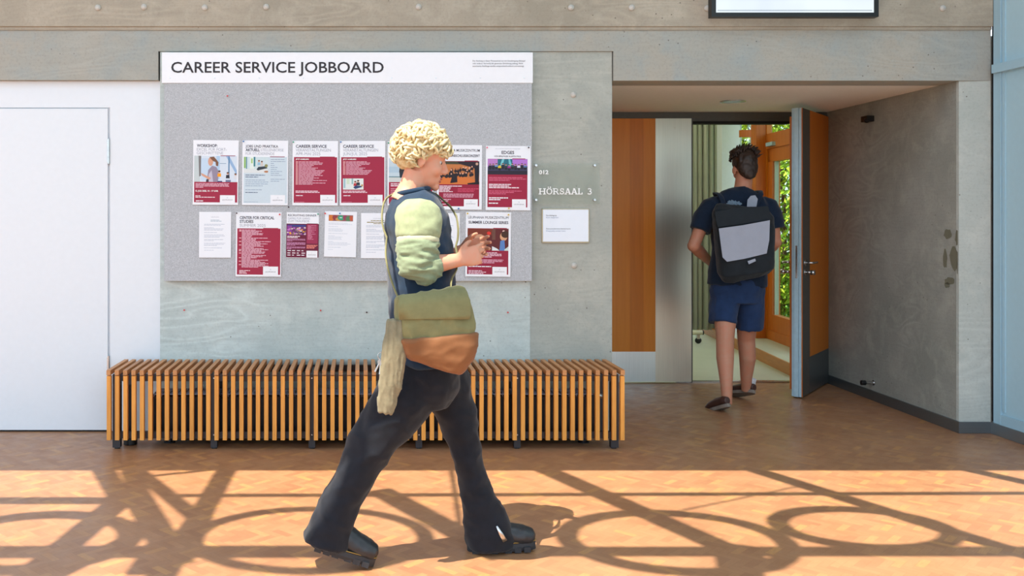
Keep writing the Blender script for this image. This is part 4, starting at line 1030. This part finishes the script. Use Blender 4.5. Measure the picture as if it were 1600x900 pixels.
def face_details(parent, c, R, k=1.0, brow='brown'):
    T = lambda v: c + R @ (V(v)*k)
    for s in (1, -1):
        bm = bmesh.new(); ball(bm, T((.0685, s*.030, -.006)), (.0115*k,)*3, R); e = obj('eye', bm, M['eye'], parent, True)
        bm = bmesh.new(); ball(bm, T((.0762, s*.0305, -.007)), (.0045*k, .0072*k, .0072*k), R); obj('iris', bm, M['iris'], e, True)
        bm = bmesh.new(); tube(bm, [T((.086, s*.014, .014)), T((.086, s*.032, .020)), T((.074, s*.05, .014))], [.003*k, .004*k, .002*k], 8, R @ V((0, 1, 0))); obj('eyebrow', bm, M[brow], parent, True)
    bm = bmesh.new(); ball(bm, T((.0915, 0, -.0665)), (.0075*k, .022*k, .0048*k), R); ball(bm, T((.089, 0, -.078)), (.0075*k, .019*k, .006*k), R); obj('lips', bm, M['lip'], parent, True)
def hand_shape(bm, wrist, f, n, side, k=1.0, curl=(18, 22, 26, 30), spread=4, thumb=(.75, .55)):
    """f fingers, n out of the back of the hand, side points to the thumb"""
    f, n = f.normalized(), n.normalized(); side = (side - f*side.dot(f)).normalized(); n = f.cross(side)*(1 if f.cross(side).dot(n) > 0 else -1)
    tube(bm, [wrist - f*.02*k, wrist + f*.012*k, wrist + f*.045*k, wrist + f*.085*k, wrist + f*.098*k], [(.027*k, .019*k), (.029*k, .0175*k), (.040*k, .0155*k), (.042*k, .013*k), (.036*k, .010*k)], 18, n)
    for q, (off, ln) in enumerate(((.029, .078), (.0098, .087), (-.0098, .082), (-.029, .066))):
        base = wrist + f*(.088 - .006*abs(q - 1.2))*k + side*off*k
        d = (f + side*math.radians(spread)*(1.5 - q)).normalized(); pts = [base - d*.02*k, base]; p_ = base.copy(); a_ = 0
        for seg in (.45, .31, .24):
            a_ += math.radians(curl[q]); dd = d*math.cos(a_) - n*math.sin(a_); p_ = p_ + dd*ln*seg*k; pts.append(p_.copy())
        tube(bm, pts, [.0092*k, .0094*k, .0088*k, .0078*k, .0058*k], 10, n)
    b0 = wrist + f*.022*k + side*.026*k - n*.004*k; d = (f*thumb[0] + side*thumb[1] - n*.35).normalized(); d2 = (f*.95 + side*.2 - n*.35).normalized()
    tube(bm, [b0 - d*.015*k, b0 + d*.03*k, b0 + d*.048*k + d2*.022*k, b0 + d*.05*k + d2*.05*k], [.0145*k, .0125*k, .0105*k, .0065*k], 10, n)
def curl_hair(bm, c, R, n, rad, keep, seed, tube_r=.0065, loops=1.2, size=.016):
    rr = random.Random(seed); done = 0
    while done < n:
        v = V((rr.gauss(0, 1), rr.gauss(0, 1), rr.gauss(0, 1))).normalized()
        if not keep(v): continue
        done += 1; lift = rr.uniform(.86, 1.06)
        p = V((v.x*rad[0], v.y*rad[1], v.z*rad[2]))*lift + V((-.014, 0, .034)); t = v.orthogonal().normalized(); t.rotate(Matrix.Rotation(rr.uniform(0, 6.28), 3, v)); b = v.cross(t)
        s_ = size*rr.uniform(.7, 1.3); pts = []; m_ = 12; lp_ = loops*rr.uniform(.8, 1.3)
        for k in range(m_):
            a_ = k/(m_ - 1); th = a_*lp_*6.283
            pts.append(c + R @ (p + t*math.cos(th)*s_ + v*math.sin(th)*s_*.7 + b*(a_ - .5)*s_*3.2 - V((0, 0, .012*a_))))
        tube(bm, pts, [tube_r*(.5 + .5*math.sin(math.pi*(.15 + .8*k/(m_ - 1)))) for k in range(m_)], 6)

# ------------------------------------------------------------------ walking person in front of the board
YM = -2.27; YR, YL = -2.36, -2.17              # right leg near the camera, left leg behind
hc = P(660, 246, YM); Rh = Matrix.Rotation(math.radians(14), 3, 'Y')
bm = bmesh.new()
head_shape(bm, hc, Rh, 1.03)
tube(bm, [P(633, 318, YM), P(643, 296, YM), P(653, 268, YM)], [(.066, .075), (.055, .055), (.056, .056)], 18)
tube(bm, [P(640, 308, YM), P(650, 350, YM), P(658, 430, YM), P(662, 500, YM), P(666, 560, YM)], [(.06, .10), (.10, .155), (.095, .13), (.105, .15), (.09, .15)], 20)
# near (right) arm
shR, elR, wrR = P(654, 328, YM - .17), P(652, 418, YM - .215), P(718, 406, YM - .15)
tube(bm, [shR, (shR + elR)/2, elR], [.052, .046, .040], 16); tube(bm, [elR, elR.lerp(wrR, .35), elR.lerp(wrR, .75), wrR], [.040, .041, .031, (.027, .021)], 16)
hand_shape(bm, wrR, (P(772, 390, YM - .07) - wrR), V((.25, -.85, .35)), V((.15, .3, .9)), 1.0, (12, 20, 26, 30), 5)
# far (left) arm
shL, elL, wrL = P(652, 330, YM + .18), P(662, 424, YM + .24), P(722, 392, YM + .12)
tube(bm, [shL, (shL + elL)/2, elL], [.052, .046, .040], 16); tube(bm, [elL, elL.lerp(wrL, .35), elL.lerp(wrL, .75), wrL], [.040, .041, .031, (.027, .021)], 16)
hand_shape(bm, wrL, (P(780, 378, YM + .04) - wrL), V((.2, .85, .4)), V((.2, -.3, .9)), 1.0, (14, 20, 24, 28), 5)
# legs inside the trousers
legR = [(655, 570, .08), (630, 625, .08), (602, 664, .072), (576, 700, .062), (556, 740, .055), (535, 780, .052), (518, 815, .045), (510, 842, .042)]
legL = [(684, 570, .08), (704, 620, .072), (716, 655, .060), (725, 692, .050), (735, 735, .041), (745, 772, .045), (757, 812, .045), (762, 842, .042)]
for lg, y_, dy_ in ((legR, YR, .05), (legL, YL, -.05)): tube(bm, [P(a, b, y_ + (dy_ if b < 600 else dy_*.4 if b < 640 else 0)) for a, b, r in lg], [r for a, b, r in lg], 16)
p1 = organic('person', bm, M['skin'], None, .0048, 3)
tag(p1, 'blond person striding to the right past the pin board in dark flared trousers', 'person')
face_details(p1, hc, Rh, 1.03, 'blond')
# hair: fringe, crown and back in loose curls
bm = bmesh.new()
ball(bm, hc + Rh @ V((-.018, 0, .050)), (.106, .090, .088), Rh)
ball(bm, hc + Rh @ V((-.058, 0, .005)), (.062, .082, .070), Rh)
hb = organic('hair', bm, M['blond'], p1, .006, 2, folds(.006, 22, seed=3))
bm = bmesh.new()
curl_hair(bm, hc, Rh, 430, (.112, .096, .102), lambda v: v.z > .12 or (v.x < .1 and v.z > -.5) , 11)
curl_hair(bm, hc, Rh, 60, (.108, .090, .086), lambda v: v.x > .45 and .15 < v.z < .75, 12)
obj('hair_curls', bm, M['blond'], hb, True)
# sweatshirt body
bm = bmesh.new()
tube(bm, [P(640, 303, YM), P(645, 318, YM), P(650, 345, YM), P(655, 385, YM), P(658, 430, YM), P(661, 480, YM), P(664, 530, YM), P(665, 566, YM)],
     [(.070, .085), (.105, .160), (.132, .195), (.138, .185), (.136, .175), (.138, .178), (.140, .188), (.136, .190)], 28)
sw = organic('sweatshirt', bm, M['navy'], p1, .009, 5, folds(.007, 7, (1, 1, 1.6), 5))
bm = bmesh.new(); cc = P(645, 299, YM)
tube(bm, [cc + V((.066*math.cos(t*.2618), .072*math.sin(t*.2618), .012*math.cos(t*.2618) - .008*0)) for t in range(25)], [.011]*25, 8, (0, 0, 1)); col_ = obj('collar', bm, M['navy'], sw, True)
def sleeve(sh, el, wr, far):
    e2 = el.lerp(wr, .46)
    bm = bmesh.new(); up = sh.lerp(el, .50)
    tube(bm, [sh + (sh - el)*.16, sh + (sh - el)*.04, sh.lerp(el, .12), sh.lerp(el, .3), up], [(.050, .035), (.082, .056), (.092, .068), (.090, .068), (.084, .065)], 24)
    a_ = organic('sleeve', bm, M['pale'], p1, .008, 4, folds(.005, 9, (1, 1, 1.4), 2)); a_['label'] = 'pale yellow green upper sleeve'
    bm = bmesh.new(); tube(bm, [sh.lerp(el, .47), sh.lerp(el, .52), sh.lerp(el, .59)], [(.084, .064), (.086, .067), (.084, .065)], 24)
    b_ = organic('sleeve_band', bm, M['cream'], a_, .006, 3, None)
    bm = bmesh.new(); tube(bm, [sh.lerp(el, .56), sh.lerp(el, .75), el - V((.004, 0, 0)), el.lerp(wr, .14) - V((0, 0, .010)), el.lerp(wr, .32) - V((0, 0, .004)), e2], [(.083, .064), (.082, .064), (.070, .06), (.066, .058), (.056, .052), (.048, .046)], 24)
    c_ = organic('sleeve_cuff', bm, M['sage'], a_, .006, 3, folds(.008, 13, (.7, 1, 2.6), 8)); c_['label'] = 'sage green lower sleeve pushed up the forearm'
sleeve(shR, elR, wrR, False); sleeve(shL, elL, wrL, True)
# trousers
bm = bmesh.new()
tube(bm, [P(664, 548, YM), P(666, 580, YM), P(669, 606, YM), P(668, 630, YM)], [(.125, .175), (.135, .185), (.125, .175), (.085, .13)], 28)
tube(bm, [P(655, 580, YR + .03), P(630, 625, YR), P(602, 664, YR), P(576, 700, YR), P(556, 740, YR), P(535, 780, YR), P(518, 815, YR), P(509, 848, YR)],
     [(.125, .10), (.115, .10), (.104, .096), (.092, .088), (.080, .082), (.076, .08), (.084, .082), (.098, .088)], 26)
tube(bm, [P(684, 580, YL - .03), P(704, 620, YL), P(716, 655, YL), P(725, 692, YL), P(735, 735, YL), P(745, 772, YL), P(758, 812, YL), P(766, 838, YL), P(767, 853, YL)],
     [(.12, .10), (.098, .10), (.080, .092), (.066, .08), (.054, .07), (.066, .072), (.092, .082), (.104, .09), (.098, .09)], 26)
tq = organic('trousers', bm, M['denim'], p1, .0085, 3, folds(.008, 8, (1, 1, 1.2), 1)); tq['label'] = 'black flared denim trousers'
bm = bmesh.new()      # zip at the front hem
z0, z1 = P(776, 822, YL - .088), P(789, 846, YL - .090)
tube(bm, [z0, z0.lerp(z1, .5), z1], [(.004, .003), (.009, .003), (.011, .003)], 8); obj('hem_zip', bm, M['chrome'], tq, True)
def boot(toe, heel, y, name='boot'):
    """toe and heel: pixel points of the sole's ends"""
    a_, b_ = P(*toe, y), P(*heel, y); ax = (a_ - b_).normalized(); ln = (a_ - b_).length; up = V((-ax.z, 0, ax.x)); up = up if up.z > 0 else -up
    T = lambda u, w, h=0: b_ + ax*u*ln + V((0, w, 0)) + up*h
    bm = bmesh.new()
    tube(bm, [T(.03, 0, .06), T(.18, 0, .075), T(.40, 0, .080), T(.62, 0, .066), T(.82, 0, .058), T(.95, 0, .052), T(.99, 0, .046)], [(.030, .024), (.055, .040), (.058, .044), (.046, .049), (.042, .052), (.032, .042), (.016, .024)], 20)
    tube(bm, [T(.20, 0, .06), T(.20, 0, .12), T(.19, 0, .20)], [(.055, .042), (.056, .044), (.058, .046)], 20)
    o = organic(name, bm, M['boot'], p1, .006, 3, folds(.0015, 30))
    bm = bmesh.new(); n = 30; out = []
    for k in range(n):
        th = 6.2832*k/n; u = .5 + .51*math.cos(th); w = (.052 - .010*(u < .5)*(.5 - u)*2 + 0.004*math.sin(u*6))*math.copysign(abs(math.sin(th))**.6, math.sin(th)); out.append((u, w))
    r0 = [bm.verts.new(T(u, w*.96, .004)) for u, w in out]; r1 = [bm.verts.new(T(u, w*1.04, .018)) for u, w in out]; r2 = [bm.verts.new(T(u, w, .036)) for u, w in out]
    for ra, rb in ((r0, r1), (r1, r2)):
        for k in range(n): bm.faces.new((ra[k], ra[(k+1) % n], rb[(k+1) % n], rb[k]))
    bm.faces.new(r0[::-1]); bm.faces.new(r2)
    so = obj('sole', bm, M['sole'], o)
    bm = bmesh.new()
    for u in (.10, .24, .38, .58, .72, .86):
        for s in (1, -1):
            vs, _ = box(bm, (0, 0, 0), (.028, .018, .022))
            for v in vs: v.co = T(u, s*.040) + ax*(v.co.x - .014) + V((0, (v.co.y - .009), 0)) + up*(v.co.z - .001)
    obj('tread', bm, M['sole'], so)
    bm = bmesh.new(); tube(bm, [T(*[u, w*.97], .040) for u, w in out] + [T(out[0][0], out[0][1]*.97, .040)], [.0022]*(n + 1), 6); obj('welt_stitching', bm, M['stitch'], so)
    bm = bmesh.new()
    for k in range(4):
        u = .40 + k*.075; hh_ = .137 - k*.014
        tube(bm, [T(u, -.034, hh_ - .018), T(u + .02, 0, hh_ - .002), T(u + .01, .034, hh_ - .018)], [.004]*3, 8)
    obj('laces', bm, M['denim'], o)
boot((836, 856), (731, 861), YL); boot((583, 884), (487, 853), YR)
# shoulder bag
bg = empty('shoulder_bag', P(678, 580, YM - .26)); bgo = bg.location.copy(); tag(bg, 'olive canvas shoulder bag with tan leather base at the walking person’s hip', 'bag')
bm = bmesh.new(); G = lambda px, py, dy=0: P(px, py, YM - .268 + dy) - bgo
tube(bm, [G(674, 456), G(675, 462), G(677, 485), G(680, 515), G(679, 542)], [(.128, .012), (.140, .020), (.150, .034), (.150, .040), (.130, .036)], 34, power=3.0)
o = organic('bag_body', bm, M['olive'], bg, .007, 3, folds(.010, 6, (1.6, 1, 1), 6))
bm = bmesh.new(); tube(bm, [G(683, 524), G(684, 536), G(683, 556), G(678, 572)], [(.158, .058), (.156, .060), (.140, .056), (.108, .044)], 32, power=2.8)
o = organic('leather_base', bm, M['tan'], bg, .007, 3, folds(.004, 8, (1, 1, 2), 4)); o['label'] = 'tan leather base of the bag'
bm = bmesh.new(); tube(bm, [G(676, 456, -.024), G(678, 474, -.036), G(680, 496, -.046), G(680, 499, -.046)], [(.126, .004), (.140, .004), (.138, .004), (.130, .003)], 30, (0, 1, 0), power=3)
obj('bag_flap', bm, M['olive'], bg, True)
bm = bmesh.new()
for path in (([G(624, 470, .02), G(612, 440, .05), G(602, 400, .11), G(604, 350, .19), G(620, 316, .29), G(640, 300, .35), G(652, 308, .40)], (.024, 26, .10)), ([G(704, 470, .02), G(704, 440, .10), G(703, 400, .175), G(698, 360, .22), G(684, 328, .30), G(666, 304, .37), G(652, 308, .40)], (.030, 26, 0))):
    pts = [q_ - bgo for q_ in drape([g_ + bgo for g_ in path[0]], [sw, col_, p1], *path[1])]
    tube(bm, pts, [(.004, .016)]*len(pts), 10, (0, 1, 0))
obj('strap', bm, M['olive'], bg, True)
bm = bmesh.new(); tube(bm, [G(618, 500, -.02), G(616, 540, -.02), G(612, 590, -.01), G(604, 632, 0), G(602, 646, 0)], [(.030, .016), (.044, .018), (.046, .016), (.034, .013), (.026, .010)], 18)
o = organic('scarf', bm, M['strap'], bg, .005, 2, folds(.006, 20, (2.2, 1, .35), 6)); o['label'] = 'pale beige cloth hanging from the bag'
bm = bmesh.new(); kc = G(596, 556, -.01); tube(bm, [kc + V((.014*math.cos(k*.3491), 0, .014*math.sin(k*.3491))) for k in range(19)], [.0018]*19, 6)
kr = obj('key_ring', bm, M['chrome'], bg, True)
for k, (dx, dz) in enumerate(((-.022, -.045), (-.006, -.052), (.010, -.048))):
    d = V((dx, -.004*k, dz)); e_ = kc + V((0, -.004*k, -.012)); bm = bmesh.new(); cyl(bm, e_ + d*.25, (0, 1, 0), .010, .002, 16); tube(bm, [e_ + d*.4, e_ + d*1.1], [(.0035, .001)]*2, 8); obj('key', bm, M['chrome'], kr)

# ------------------------------------------------------------------ man walking into the lecture room
YP = .95
hc2 = P(1163, 263, YP + .02); R2 = Matrix.Rotation(math.radians(90), 3, 'Z') @ Matrix.Rotation(math.radians(6), 3, 'Y') @ Matrix.Rotation(math.radians(-3), 3, 'X')
bm = bmesh.new(); head_shape(bm, hc2, R2, 1.04)
tube(bm, [P(1160, 305, YP), P(1161, 292, YP + .01), P(1163, 274, YP + .02)], [(.085, .07), (.062, .062), (.060, .062)], 18)
tube(bm, [P(1158, 305, YP), P(1157, 330, YP), P(1156, 390, YP), P(1153, 440, YP), P(1152, 470, YP)], [(.14, .08), (.20, .115), (.165, .11), (.165, .12), (.15, .11)], 24)
sL, eL, wL = P(1108, 322, YP), P(1084, 384, YP - .05), P(1112, 412, YP + .22)
sR, eR, wR = P(1203, 322, YP), P(1211, 378, YP - .02), P(1196, 398, YP + .24)
for s_, e_, w_, sg in ((sL, eL, wL, 1), (sR, eR, wR, -1)):
    tube(bm, [s_, s_.lerp(e_, .5), e_], [.058, .050, .044], 16); tube(bm, [e_, e_.lerp(w_, .3), e_.lerp(w_, .75), w_], [.044, .046, .034, (.026, .030)], 16)
    ball(bm, e_, .047); ball(bm, s_, .055)
    hand_shape(bm, w_, V((.35*sg, .9, .25)), V((-.75*sg, .1, .5)), V((.2*sg, 0, 1)), 1.05, (30, 36, 40, 42), 2)
YA, YC = .68, 1.12             # left foot still behind, right foot ahead
lL = [P(1136, 448, YP), P(1133, 500, YP - .06), P(1133, 528, YP - .12), P(1133, 560, YP - .2), P(1135, 600, YA + .02), P(1136, 632, YA + .0)]
lR = [P(1170, 448, YP), P(1167, 500, YP + .05), P(1166, 530, YP + .10), P(1168, 560, YC - .06), P(1166, 590, YC - .03), P(1166, 610, YC)]
tube(bm, lL, [.10, .080, .064, (.061, .064), .043, .036], 18); tube(bm, lR, [.10, .080, .064, (.060, .064), .043, .036], 18)
p2 = organic('person', bm, M['skin2'], None, .0055, 3)
tag(p2, 'dark haired man in navy shirt and shorts seen from behind entering the lecture room', 'person')
face_details(p2, hc2, R2, 1.04, 'brown')
bm = bmesh.new(); K = 1.12
HT = lambda v: hc2 + R2 @ (V(v)*K)
ball(bm, HT((-.016, 0, .046)), (.103, .086, .094), R2); ball(bm, HT((-.058, 0, .0)), (.052, .072, .082), R2); ball(bm, HT((-.078, 0, -.045)), (.03, .045, .045), R2)
ball(bm, HT((.03, -.040, .115)), (.075, .055, .032), R2); ball(bm, HT((.06, -.075, .095)), (.05, .035, .035), R2); ball(bm, HT((.0, .03, .115)), (.07, .06, .026), R2)
h2 = organic('hair', bm, M['brown'], p2, .006, 2, folds(.005, 26, (1, 1, .6), 4))
bm = bmesh.new(); rr = random.Random(21)
for k in range(260):
    v = V((rr.uniform(-.6, .9), rr.gauss(0, .6), rr.uniform(.15, 1))).normalized(); p_ = V((v.x*.105 - .014, v.y*.088, v.z*.098 + .045)); d = (v*.5 + V((.5, -.6, .35))).normalized()
    ln = rr.uniform(.022, .05); tube(bm, [HT(p_*.96), HT(p_ + d*ln*.5 + v*.004), HT(p_ + d*ln + V((0, 0, -.004)))], [.005, .004, .0012], 5)
obj('hair_tufts', bm, M['brown'], h2, True)
# T-shirt with sleeves
bm = bmesh.new()
tube(bm, [P(1161, 298, YP + .01), P(1160, 304, YP), P(1158, 318, YP), P(1157, 345, YP), P(1156, 390, YP), P(1153, 425, YP), P(1152, 446, YP)], [(.075, .075), (.15, .09), (.215, .11), (.218, .135), (.205, .13), (.212, .135), (.218, .14)], 30, power=2.3)
for s_, e_ in ((sL, eL), (sR, eR)): tube(bm, [s_ + V((.07 if s_ is sL else -.07, 0, .035)), s_ + V((.02 if s_ is sL else -.02, 0, .0)), s_.lerp(e_, .3), s_.lerp(e_, .62)], [.045, .074, .080, .078], 20)
ts = organic('t_shirt', bm, M['tee'], p2, .009, 4, folds(.006, 7, (1, 1, .8), 9)); ts['label'] = 'dark navy T-shirt'
bm = bmesh.new()   # worn white print between the shoulders
for k in range(13):
    x = 1136 + k*1.85; h_ = (3.2, 6.5, 8, 7, 9, 8, 6.5, 7.5, 6, 5.5, 6.5, 4, 3)[k]; a_, b_ = P(x, 319.5 + (k % 3)*.5, YP - .148), P(x + .8, 319.5 - h_*.8, YP - .146)
    box(bm, (a_.x, a_.y - .001, a_.z), (b_.x, a_.y + .012, b_.z))
obj('shirt_print', bm, plain('print_grey', (136, 158, 178), .8), ts)
# shorts
bm = bmesh.new()
tube(bm, [P(1152, 436, YP), P(1152, 455, YP), P(1152, 472, YP)], [(.195, .14), (.20, .145), (.19, .135)], 26)
tube(bm, [P(1136, 455, YP), P(1131, 480, YP - .02), P(1129, 505, YP - .05)], [(.10, .12), (.100, .115), (.096, .11)], 24); tube(bm, [P(1170, 455, YP), P(1171, 485, YP + .03), P(1170, 513, YP + .05)], [(.10, .12), (.102, .115), (.096, .11)], 24)
so = organic('shorts', bm, M['shorts'], p2, .0085, 3, folds(.006, 9, (1, 1, .8), 3)); so['label'] = 'blue knee-length shorts'
# clogs and socks
def clog(c, yaw, pitch, roll, sock):
    R_ = Matrix.Rotation(math.radians(yaw), 3, 'Z') @ Matrix.Rotation(math.radians(pitch), 3, 'X') @ Matrix.Rotation(math.radians(roll), 3, 'Y')
    T = lambda v: c + R_ @ V(v)         # local y towards the toe, heel at origin
    bm = bmesh.new(); tube(bm, [T((0, -.035, .045)), T((0, 0, .052)), T((0, .08, .052)), T((0, .16, .046)), T((0, .22, .036)), T((0, .245, .03))], [(.022, .026), (.037, .034), (.040, .038), (.046, .034), (.036, .022), (.015, .01)], 20, R_ @ V((0, 0, 1)))
    o = organic('shoe', bm, M['clog'], p2, .005, 3)
    bm = bmesh.new(); n = 28; out = []
    for k in range(n):
        th = 6.2832*k/n; v_ = .105 + .145*math.sin(th); w = (.046 if v_ > .1 else .039)*math.copysign(abs(math.cos(th))**.7, math.cos(th)); out.append((w, v_))
    r0 = [bm.verts.new(T((w, v_, 0))) for w, v_ in out]; r1 = [bm.verts.new(T((w*1.02, v_, .024))) for w, v_ in out]
    for k in range(n): bm.faces.new((r0[k], r0[(k+1) % n], r1[(k+1) % n], r1[k]))
    bm.faces.new(r0[::-1]); bm.faces.new(r1); obj('sole', bm, M['clogsole'], o)
    if sock:
        bm = bmesh.new(); tube(bm, [T((0, .02, .05)), T((0, .015, .10)), T((0, .012, .125))], [.040, .041, .040], 18, R_ @ V((0, 1, 0))); obj('sock', bm, M['sock'], p2, True)
# standing foot: heel lifted, toe on the floor
clog(P(1135, 637, YA - .03), 14, -22, 0, False)
clog(V((P(1170, 606, YC).x, YC - .03, .055)), 24, -14, 22, True)
# backpack
bk = empty('backpack', P(1161, 432, YP - .2)); ko = bk.location.copy(); tag(bk, 'black backpack with pale grey front panel on the man entering the doorway', 'backpack')
bk_y = YP - .168
B_ = lambda px, py, y: P(px, py, bk_y + y) - ko
bm = bmesh.new(); tube(bm, [B_(1160, 324, .0), B_(1161, 336, -.03), B_(1162, 352, -.06), B_(1163, 380, -.075), B_(1164, 405, -.075), B_(1165, 422, -.065), B_(1165, 431, -.04)], [(.195, .02), (.222, .055), (.215, .085), (.205, .095), (.200, .095), (.195, .085), (.17, .05)], 32, power=3.6)
organic('pack_body', bm, M['packblack'], bk, .008, 3, folds(.004, 8, (1, 1, 1), 2))
bm = bmesh.new()
yfp = -.180
def quadpad(name, pts, m, y0, t=.012):
    bm = bmesh.new(); n = len(pts)
    a_ = [bm.verts.new(B_(px, py, y0)) for px, py in pts]; b_ = [bm.verts.new(B_(px, py, y0 + t + .03)) for px, py in pts]
    bm.faces.new(a_); bm.faces.new(b_[::-1])
    for k in range(n): bm.faces.new((a_[k], b_[k], b_[(k+1) % n], a_[(k+1) % n]))
    return obj(name, bm, m, bk, bevel=.005)
o = quadpad('front_panel', [(1123, 357), (1160, 352), (1203, 344), (1202, 375), (1198, 396), (1165, 404), (1136, 409), (1129, 402), (1126, 380)], M['packgrey'], -.188, .02); o['label'] = 'pale grey panel of the backpack'
quadpad('roll_flap', [(1117, 331), (1150, 325), (1200, 322), (1206, 343), (1160, 350), (1122, 355), (1119, 345)], M['packblack'], -.168, .03)
quadpad('label_tag', [(1168, 408), (1180, 404), (1181, 408), (1170, 413)], M['packgrey'], -.188, .01)
quadpad('grab_handle', [(1167, 323), (1168, 312), (1173, 306), (1180, 305), (1184, 311), (1182, 323)], M['packgrey'], -.03, .0)
for px in (1118, 1192):
    s1 = 1 if px < 1160 else -1
    path = drape([q_ + ko for q_ in (B_(px + 14*s1, 332, -.03), B_(px + 13*s1, 322, .03), B_(px + 12*s1, 310, .13), B_(px + 11*s1, 310, .22), B_(px + 6*s1, 330, .325), B_(px + 4*s1, 370, .335), B_(px + 2*s1, 405, .33))], [ts, p2], .026)
    bm = bmesh.new(); tube(bm, [q_ - ko for q_ in path], [(.004, .019)]*len(path), 10, (1, 0, 0)); obj('shoulder_strap', bm, M['tee'], bk, True)

# ================================================================== LIGHT AND CAMERA
w = bpy.data.worlds.new('world'); S.world = w; w.use_nodes = True
t = NT(w); bgk = t.n['Background']
g = t.add('ShaderNodeTexCoord'); sx = t.add('ShaderNodeSeparateXYZ'); t.link(g.outputs['Generated'], sx.inputs[0])
c = t.ramp(t.math('ADD', t.math('MULTIPLY', sx.outputs[2], .5), .5), [(.0, (.42, .40, .36, 1)), (.48, (.58, .62, .60, 1)), (.52, (.84, .97, 1.10, 1)), (1.0, (.64, .86, 1.10, 1))])
t.link(c, bgk.inputs['Color']); bgk.inputs['Strength'].default_value = 2.05
sl = bpy.data.lights.new('sun', 'SUN'); sl.energy = 10.0; sl.angle = math.radians(.25); sl.color = (1.0, .92, .78)
so_ = bpy.data.objects.new('sun', sl); COL.objects.link(so_); so_.rotation_euler = SD.to_track_quat('-Z', 'Y').to_euler(); so_.location = (-4, -8, 12)
cam = bpy.data.cameras.new('camera'); co = bpy.data.objects.new('camera', cam); COL.objects.link(co)
co.location = (0, CAMY, CAMZ); co.rotation_euler = (math.radians(90), 0, 0)
cam.sensor_fit = 'HORIZONTAL'; cam.sensor_width = 36; cam.lens = FPX/1600*36
cam.shift_x = (800 - VX)/1600; cam.shift_y = -(450 - VY)/1600
cam.clip_start = .05; cam.clip_end = 200
S.camera = co
S.view_settings.view_transform = 'Standard'; S.view_settings.look = 'None'; S.view_settings.gamma = 1; S.view_settings.exposure = 0.0
S.view_settings.use_curve_mapping = False
try: S.cycles.use_denoising = True; S.cycles.max_bounces = 8; S.cycles.diffuse_bounces = 4
except Exception: pass
